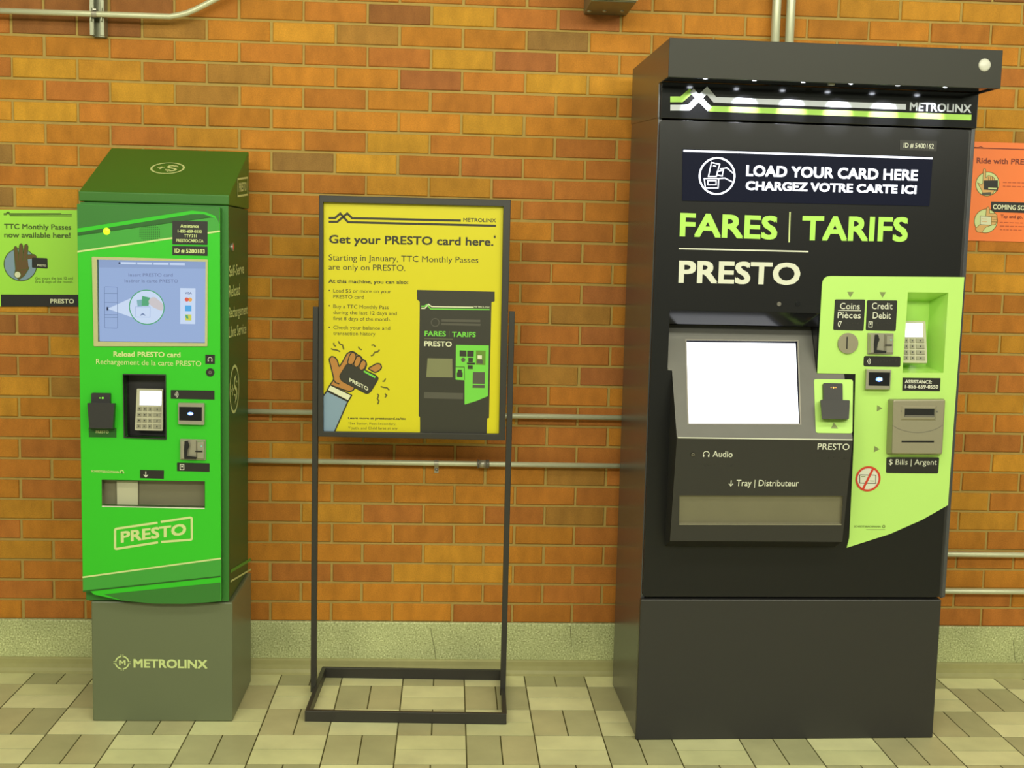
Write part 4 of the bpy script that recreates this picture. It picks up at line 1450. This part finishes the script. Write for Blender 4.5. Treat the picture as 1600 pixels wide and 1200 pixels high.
# six downlights under the hood
for i, (x, y) in enumerate(((1102, 125), (1179, 127), (1255, 130), (1329.6, 133), (1403, 135.6), (1477, 138.4))):
    Pb = Plane(T, (0, HY + .022, 0))
    lx = Pb.px(x, y)[0]
    Pd = Plane(T, (0, 0, ZH0 + .004), (1, 0, 0), (0, -1, 0))
    m = MB()
    m.ring(Pd, (lx, -HY - .022), .0078, .0105, .0012, 'steel', 20)
    m.dome(Pd, (lx, -HY - .022), .0078, .0035, 'led_white', 14, 3)
    m.build('downlight', T)
    l = bpy.data.lights.new('downlight_beam', 'SPOT')
    l.energy = 3.0
    l.color = (.88, .92, 1.0)
    l.spot_size = math.radians(46)
    l.spot_blend = .7
    l.shadow_soft_size = .004
    o = bpy.data.objects.new('downlight_beam', l)
    col.objects.link(o)
    o.parent = T['ob']
    o.location = (lx, HY + .022, ZH0 - .004)
    o.rotation_euler = Vector((0, .095, -.062)).to_track_quat('-Z', 'Y').to_euler()
m = MB()
lx = Plane(T, (0, HY + .02, 0)).px(1299, 131)[0]
m.box(lx - .008, lx + .008, HY + .014, HY + .026, ZH0 - .004, ZH0 + .004, 'bill_grey')
m.build('latch', T)

# door with openings
DW = .897
c1 = K(1260, 420, 4.615)
c8 = K(1260, 660, 6)
h_pin = PM.q([(1418, 456.4), (1481, 457.3), (1473.4, 582.5), (1409.5, 582.5)])
CT, CB = .070, -.100                                      # screen panel: depth at its top and bottom
zt = Plane(T, (0, CT, 0)).px(1155, 509)[1]
PBt = Plane(T, (0, CB, 0))
zb = PBt.px(1195, 686)[1]
PSn = Plane(T, (0, CT, zt), (1, 0, 0), (0, CT - CB, zt - zb))
zfl = zt + (zb - zt) * CT / (CT - CB)                     # height where the panel meets the door
cxL, cxR = PBt.px(1057.5, 686)[0], PBt.px(1332.5, 686)[0]
oL, oR = PM.px(1044.5, 540)[0], PM.px(1279, 530)[0]
zot = PM.px(1160, 487)[1]
cb2 = PM.px(1180, 854)[1]
h_con = [(oL, zot), (oL, zfl), (cxL + .01, zfl - .001), (cxL + .01, cb2 + .02), (cxR - .01, cb2 + .02), (cxR - .01, zfl - .001), (oR, zfl), (oR, zot)]
outer = rnd([(.003, ZP + .006), (DW, ZP + .006), (DW, ZS - .002), (.003, ZS - .002)], .012)
m = MB()
m.plate(PM, outer, [h_con, h_pin], -.014, 0, 'door_black')
door = m.build('door', T, .003)
m = MB()
zlip = Plane(T, (0, .03, 0)).px(1160, 508)[1]
v = [(oL, 0, zot), (oR, 0, zot), (oR, .03, zlip), (oL, .03, zlip), (oR, CT + .004, zlip + .004), (oL, CT + .004, zlip + .004)]
m.add(v, [(0, 1, 2, 3), (3, 2, 4, 5)], 'gloss_black')
for x in (oL, oR):
    m.add([(x, 0, zot), (x, .03, zlip), (x, CT + .004, zlip + .004), (x, CT, zt), (x, 0, zfl)], [(0, 1, 2, 3, 4)], 'gloss_black')
m.build('screen_recess', T)
m = MB()
g = .0008
c = K(1020, 300, 2.7586)
m.text(PM, 'FARES', *c(115, 191, 535, 205), 36.5, g, 'lime_letter', .026)
m.text(PM, 'TARIFS', *c(640, 208, 1097, 214), 38, g, 'lime_letter', .026)
m.stroke(PM, PM.q(c(591, 86, 587, 217)), 2.2 * sM, g, 'cream_line')
m.stroke(PM, PM.q(c(112, 244, 670, 257)), 2.2 * sM, g, 'off_white')
m.text(PM, 'PRESTO', *c(110, 391, 633, 401), 34.5, g, 'off_white', .026)
m.build('lettering', door)
m = MB()
m.disc(PM, PM.px(1217, 475), 3.4 * sM, 0, .003, 'dark_steel', 16)
m.disc(PM, PM.px(1246.6, 475), 4 * sM, 0, .002, 'gloss_black', 16)
m.build('camera_eye', T)
PMt = PM
m = MB()
m.slab(PM, PM.q([(1406, 218.6), (1464, 220.4), (1463, 236.4), (1405.6, 234.6)]), 0, .001, 'label_black')
m.text(PM, 'ID # 5400162', (1411.5, 230.6), (1458.5, 232.4), 7.4, .0014, 'off_white', .01)
m.build('label', T)
# illuminated sign
m = MB()
sq = PM.q([(1066.5, 233), (1457, 245), (1451.5, 322), (1066, 313.5)])
m.slab(PM, sq, 0, .003, 'sign_glass')
sign = m.build('illuminated_sign', T)
m = MB()
w = .0036
m.stroke(PM, PM.q([(1067.5, 235.6), (1456.5, 247.6)]), 3.0 * sM, w, 'sign_white')
c = K(960, 40, 2.5)
m.text(PM, 'LOAD YOUR CARD HERE', *c(513, 588, 1182, 606), 17.0, w, 'sign_white', .03)
m.text(PM, 'CHARGEZ VOTRE CARTE ICI', *c(511, 642, 1177, 658), 13.6, w, 'sign_white', .034)
cc = PM.px(*c(400, 588)[0])
m.ring(PM, cc, 26.2 * sM, 29 * sM, w, 'sign_white', 44)
lw = 1.7 * sM
for q, cl in ((c(378, 535, 410, 542, 397, 590, 366, 590), True), (c(384, 548, 396, 550), False), (c(350, 598, 406, 598, 404, 634, 354, 634), True), (c(364, 606, 396, 606, 396, 622, 364, 622), True),
              (c(412, 560, 438, 556, 466, 580), False), (c(400, 572, 424, 564, 420, 588, 402, 584), True), (c(405, 598, 430, 596, 462, 612), False)):
    m.stroke(PM, PM.q(q), lw, w, 'sign_white', cl)
m.build('lettering', sign)

# lime fascia
fas = [(1283, 431), (1506, 433), (1480.5, 789), (1440, 812), (1390, 834), (1322.5, 855.5), (1326.5, 840), (1333, 700), (1336, 588), (1279, 586)]
fo = PM.q(fas)
fo[0] = (max(fo[0][0], oR + .001), fo[0][1])
fo[-1] = (oR + .0005, zfl - .002)
fo[-2] = (fo[-2][0], zfl - .002)
tl, nx, pv = Vector(fo[0]), (Vector(fo[1]) - Vector(fo[0])).normalized(), (Vector(fo[-1]) - Vector(fo[0])).normalized()
r = 14 * sM
arc = []
for k in range(6):
    t = k / 5
    p = (tl + pv * r) * (1 - t) ** 2 + tl * 2 * t * (1 - t) + (tl + nx * r) * t * t
    arc.append((p.x, p.y))
fo = arc + fo[1:]
m = MB()
m.plate(PM, fo, [h_pin], .0002, .003, 'lime')
fascia = m.build('fascia', T, label='lime green panel around the payment slots')
PFa = Plane(T, (0, -.0031, 0))
m = MB()


def tri(P, cx, cy, d, r=5.2):
    a = {'down': 270, 'up': 90, 'right': 0}[d]
    s_ = P.scale(cx, cy)
    cc = P.px(cx, cy)
    pts = [(cc[0] + r * 1.15 * s_ * math.cos(math.radians(a + k)), cc[1] + r * 1.15 * s_ * math.sin(math.radians(a + k))) for k in (0, 120, 240)]
    m.poly(P, pts, .0006, 'arrow_grey')


tri(PFa, 1328.7, 459, 'down')
tri(PFa, 1379, 459.4, 'down')
tri(PFa, 1373, 638, 'right', 5)
tri(PFa, 1368.6, 701.7, 'right', 5)
m.text(PFa, 'SCHEIDT&BACHMANN', *c8(446, 984, 694, 986), 3, .0006, 'maker_grey', .01)
cc = PFa.px(*c8(724, 976)[0])
m.ring(PFa, cc, 1.4 * sM, 2.6 * sM, .0006, 'maker_grey', 14)
m.stroke(PFa, PFa.q(c8(560, 1005, 738, 1005)), .7 * sM, .0006, 'arrow_grey')
m.build('printed_mark', fascia)


def L2(m, s):
    m.text(PFa, 'Coins', *c1(240, 290, 383, 292), 9.6, .0016, 'off_white', .004)
    m.stroke(PFa, PFa.q(c1(228, 299, 392, 302)), 1.1 * s, .0016, 'off_white')
    m.text(PFa, 'Pièces', *c1(223, 355, 390, 358), 9.6, .0016, 'off_white', .004)
    cc = PFa.px(*c1(238, 398)[0])
    m.stroke(PFa, [(cc[0] + 4 * s * math.cos(a) * .8 + 1 * s, cc[1] + 4.4 * s * math.sin(a)) for a in [math.radians(d) for d in range(60, 251, 19)]], 1.2 * s, .0016, 'off_white', True)
    braille(m, PFa, *c1(290, 390, 372, 390), 5, s, .0014, 3)


def L3(m, s):
    m.text(PFa, 'Credit', *c1(470, 290, 619, 292), 10, .0016, 'off_white', .004)
    m.text(PFa, 'Debit', *c1(476, 358, 607, 360), 10, .0016, 'off_white', .004)
    icon_card(m, PFa, PFa.px(*c1(461, 401)[0]), s, .0016, 'off_white')
    braille(m, PFa, *c1(500, 390, 612, 390), 7, s, .0014, 4)


def L4(m, s):
    icon_contactless(m, PFa, PFa.px(*c1(447, 667)[0]), s, .0016, 'off_white')
    braille(m, PFa, *c1(490, 655, 640, 657), 8, s, .0014, 5)


def L5(m, s):
    m.text(PFa, 'ASSISTANCE:', *c1(708, 824, 902, 828), 5.2, .0016, 'off_white', .026)
    m.text(PFa, '1-855-659-0550', *c1(708, 860, 948, 864), 5.6, .0016, 'off_white', .026)


black_label(PFa, c1(205, 221, 423, 222, 411, 446, 193, 441), T, 2.4, lettering=L2)
black_label(PFa, c1(437, 226, 655, 228, 643, 448, 427, 443), T, 2.4, lettering=L3)
black_label(PFa, c1(414, 628, 678, 632, 676, 707, 411, 702), T, 3, lettering=L4)
black_label(PFa, c1(693, 785, 966, 788, 962, 882, 690, 878), T, .5, lettering=L5)
black_label(PFa, c8(750, 326, 1244, 328, 1234, 478, 745, 473), T, 2.4, lettering=lambda m, s: m.text(PFa, '$ Bills | Argent', *c8(770, 395, 1219, 397), 8.4, .0016, 'off_white', .004))
# no-bills sticker
m = MB()
cc = PFa.px(1356, 748)
s = PFa.scale(1356, 748)
m.slab(PFa, circ(cc, 19 * s, 36), 0, .0008, 'off_white')
m.stroke(PFa, PFa.q(c8(500, 492, 650, 494, 648, 570, 498, 568)), 1.1 * s, .0012, 'poster_ink', True)
m.stroke(PFa, PFa.q(c8(512, 508, 552, 508)), 1.2 * s, .0012, 'arrow_grey')
m.stroke(PFa, PFa.q(c8(596, 548, 636, 549)), 1.2 * s, .0012, 'arrow_grey')
m.ring(PFa, cc, 16.6 * s, 19.8 * s, .0016, 'red_print', 40)
m.stroke(PFa, PFa.q(c8(622, 436, 530, 620)), 3.4 * s, .0018, 'red_print')
m.build('sticker', T, label='red crossed-out banknote sticker')
# coin slot
m = MB()
cc = PFa.px(1324.2, 536.4)
s = PFa.scale(1324, 536)
m.disc(PFa, cc, 16.2 * s, 0, .006, 'bill_grey', 36)
m.poly(PFa, PFa.q([(1321.6, 526), (1323.6, 526), (1323.0, 545), (1321.0, 545)]), .0063, 'slot_black')
m.build('coin_slot', T, .0012)
card_slot(T, PFa, c1(440, 462, 623, 465, 619, 616, 437, 614), s, None)
m = MB()
m.frustum(PFa, PFa.q(c1(424, 722, 608, 727, 600, 872, 418, 872)), 0, PFa.off(.018).q(c1(434, 723, 612, 728, 604, 871, 426, 869)), .018, 'steel')
rd = m.build('contactless_reader', T, .0015)
m = MB()
PFb = PFa.off(.0186)
m.slab(PFa, PFb.q(c1(452, 745, 604, 748, 600, 845, 448, 842)), .017, .0186, 'gloss_black')
m.poly(PFa, circ(PFb.px(*c1(524, 797)[0]), 5.4 * s, 18, 3.6 * s), .0190, 'blue_glow')
m.poly(PFa, PFb.q(c1(504, 797, 522, 784, 522, 792, 546, 786, 546, 808, 522, 802, 522, 810)), .0194, 'blue_core')
m.build('display', rd)
# pin pad niche
m = MB()
k4 = [PM.p3(p, .0015) for p in h_pin]
nd = .095
bk = [Vector((p.x + (.004 if i in (0, 3) else -.012), nd, p.z + (-.030 if i < 2 else .012))) for i, p in enumerate(k4)]
m.add(k4 + bk, [(i, (i + 1) % 4, 4 + (i + 1) % 4, 4 + i) for i in range(4)] + [(4, 5, 6, 7)], 'lime_gloss')
m.build('pin_pad_niche', T)
zk = PM.px(1430, 540)[1]
PK = Plane(T, (0, .045, zk), (1, 0, 0), (0, .28, 1))
pin_pad(T, PK, [(1400, 502.4), (1444.6, 502.6), (1447.6, 567.8), (1399, 567)], [(1404, 505.8), (1440.4, 505.6), (1440, 527.6), (1403, 527.2)], 0, (4, 4, .40, .96, .04, .96), 'pinpad_grey')
# bill acceptor
m = MB()
b0 = c1(598, 936, 992, 934, 990, 934, 990, 936)
bo = [(1387, 623), (1475.5, 622.5), (1471, 711), (1384, 710)]
m.frustum(PFa, rnd(PFa.q(bo), 3 * s), 0, rnd(PFa.off(.034).q([(1396, 625), (1477, 624.5), (1472, 709.5), (1394, 709)]), 3 * s), .034, 'bill_grey')
ba = m.build('bill_acceptor', T, .003)
PA = Plane(T, (0, -.0372, 0))
m = MB()
m.frustum(PA, PA.q([(1408, 633.5), (1463.5, 634), (1462, 657), (1407, 656.5)]), 0, PA.q([(1411, 636), (1460.5, 636.4), (1459.5, 654), (1410.5, 653.6)]), .004, 'bill_grey')
m.poly(PA, PA.q([(1412.8, 638), (1459.2, 638.4), (1458.6, 651.6), (1412.4, 651)]), .0044, 'slot_black')
m.poly(PA, PA.q([(1413.5, 648), (1458, 648.6), (1458.4, 651.4), (1412.6, 651)]), .0048, 'dark_steel')
m.build('bill_slot', ba)
m = MB()
m.poly(PA, PA.q([(1408.6, 688.6), (1459.4, 688.6), (1459.2, 691.4), (1408.4, 691.2)]), .0006, 'slot_black')
m.build('receipt_slot', ba)
m = MB()
arcp = [(1394 + i * 7.9, 664 + 12 * math.sin(math.pi * i / 10) ** .7) for i in range(11)]
m.stroke(PA, PA.q(arcp), .6 * s, .0005, 'dark_steel')
for x, y in ((1408.5, 642.5), (1464, 643)):
    m.disc(PA, PA.px(x, y), 1.5 * s, 0, .001, 'dark_steel', 10)
m.build('printed_mark', ba)

# console: tilted screen panel above, front with tray below
m = MB()
zlow = Plane(T, (0, -.062, 0)).px(1185, 846)[1]
yl = -.062
prof = [(.0, zfl), (CB, zb), (yl, zlow), (.0, cb2)]
for x, sgn in ((cxL, -1), (cxR, 1)):
    m.add([(x, y, z) for y, z in prof], [(0, 1, 2, 3)], 'machine_black')
m.add([(cxL, yl, zlow), (cxR, yl, zlow), (cxR, 0, cb2), (cxL, 0, cb2)], [(0, 1, 2, 3)], 'machine_black')
PLo = Plane(T, (0, CB, zb), (1, 0, 0), (0, CB - yl, zb - zlow))
hl = -(Vector((0, CB, zb)) - Vector((0, yl, zlow))).length
h_tray = PLo.q([(1061.5, 774), (1317.5, 774.8), (1314.5, 818.8), (1061, 818.4)])
lo = [(cxL, 0), (cxL, hl), (cxR, hl), (cxR, 0)]
m.plate(PLo, lo, [h_tray], -.004, 0, 'machine_black')
con = m.build('console', T)
m = MB()
m.recess(PLo, h_tray, .010, 'bill_grey', 'tray_flap', .0005)
q = PLo.q([(1061, 819), (1314.5, 819.4)])
m.stroke(PLo, q, 1.6 * sM, .001, 'steel')
m.build('tray', T, label='steel change and card tray')
m = MB()
w = .0008
c = K(1020, 640, 2.7586)
m.text(PLo, 'PRESTO', *c(709, 172, 846, 174), 9.8, w, 'off_white', .006)
m.text(PLo, 'Audio', *c(257, 203, 343, 205), 9.4, w, 'off_white', .006)
m.text(PLo, 'Tray | Distributeur', *c(359, 329, 628, 330), 9.6, w, 'off_white', .006)
icon_headphones(m, PLo, PLo.px(*c(230, 192)[0]), 4.6 * sM, w, 'off_white')
icon_arrow_down(m, PLo, PLo.px(*c(337, 317)[0]), sM * 1.05, w, 'off_white')
braille(m, PLo, *c(712, 203, 846, 205), 7, sM, w, 8)
braille(m, PLo, *c(215, 236, 340, 238), 6, sM, w, 9)
m.build('lettering', con)
m = MB()
m.disc(PLo, PLo.px(1082.7, 710), 3.6 * sM, 0, .002, 'gloss_black', 16)
m.ring(PLo, PLo.px(1082.7, 710), 1.4 * sM, 2.6 * sM, .0024, 'dark_steel', 16)
m.build('audio_jack', T)
# tilted panel
h_lcd = PSn.q([(1071.5, 531), (1246.5, 532.6), (1251, 663), (1075, 662.6)])
xl2 = oL + .001
fl = -(Vector((0, CT, zt)) - Vector((0, 0, zfl))).length
bt = -(Vector((0, CT, zt)) - Vector((0, CB, zb))).length
pan = [(xl2, 0), (xl2, fl), (cxL, fl - .001), (cxL, bt), (cxR, bt), (cxR, fl - .001), (oR - .001, fl), (oR - .001, 0)]
m = MB()
m.plate(PSn, pan, [h_lcd], -.006, 0, 'bezel_grey')
m.build('screen_panel', T)
m = MB()
m.recess(PSn, h_lcd, .012, 'sign_glass', 'slot_black', .0005)
e = .0012
hb = [Vector(p) for p in h_lcd]
m.stroke(PSn, h_lcd, .004, .0012, 'dark_steel', True)
m.build('bezel', T)
PSc = Plane(T, PSn.p3((0, 0), -.0110), (1, 0, 0), (0, CT - CB, zt - zb))
m = MB()
m.slab(PSc, PSc.q([(1070.5, 534.5), (1243, 536.5), (1248, 662.5), (1074, 662)]), -.0005, .0005, 'screen_white')
for q in ([(1204, 540), (1211, 540), (1211, 546.5), (1204, 546.5)],):
    m.stroke(PSc, PSc.q(q), .9 * sM, .0008, 'screen_grey_print', True)
m.poly(PSc, PSc.q([(1113.5, 644.5), (1117, 642), (1117, 647)]), .0008, 'screen_grey_print')
m.poly(PSc, PSc.q([(1126.5, 644.5), (1123, 642), (1123, 647)]), .0008, 'screen_grey_print')
m.stroke(PSc, PSc.q([(1192, 603.5), (1222, 603.5)]), .7 * sM, .0008, 'screen_grey_print')
m.poly(PSc, PSc.q([(1195, 616.5), (1202, 613), (1202, 618)]), .0008, 'screen_grey_print')
m.build('screen', T)
m = MB()
q = PSn.q([(1059.5, 685.2), (1331.5, 686)])
m.box(cxL + .003, cxR - .002, CB - .002, CB + .002, zb - .0005, zb + .0025, 'off_white')
m.build('edge_strip', T)
# card holder on the wing of the console
m = MB()
m.slab(PSn, rnd(PSn.q([(1271.5, 592.5), (1332.5, 593.5), (1331.6, 677.4), (1274.5, 676.6)]), 4 * sM), -.001, .0015, 'lime')
tri(Plane(T, PSn.p3((0, 0), .0017), (1, 0, 0), (0, CT - CB, zt - zb)), 1303.6, 666.5, 'up', 5.4)
m.build('card_holder_plate', T, label='lime plate behind the card holder')
m = MB()
m.slab(PSn, rnd(PSn.off(.010).q([(1286.4, 598.4), (1316.6, 599), (1317, 632), (1287, 632)]), 2 * sM), .0015, .010, 'plastic_black')
m.frustum(PSn, rnd(PSn.q([(1281, 625.5), (1324, 626), (1325, 656), (1284, 655.4)]), 2 * sM), .0015, rnd(PSn.off(.032).q([(1282, 624.5), (1328, 625.2), (1326.5, 655), (1284.5, 654.6)]), 2 * sM), .032, 'plastic_black')
hd = m.build('card_holder', T, .0015)
m = MB()
m.disc(PSn, PSn.off(.01).px(1302.2, 605.6), 1.3 * sM, .009, .0106, 'amber_led', 12)
for x in (1298.5, 1306):
    m.disc(PSn, PSn.off(.01).px(x, 605.6), .7 * sM, .009, .0106, 'amber_led', 8)
m.build('indicator_light', hd)
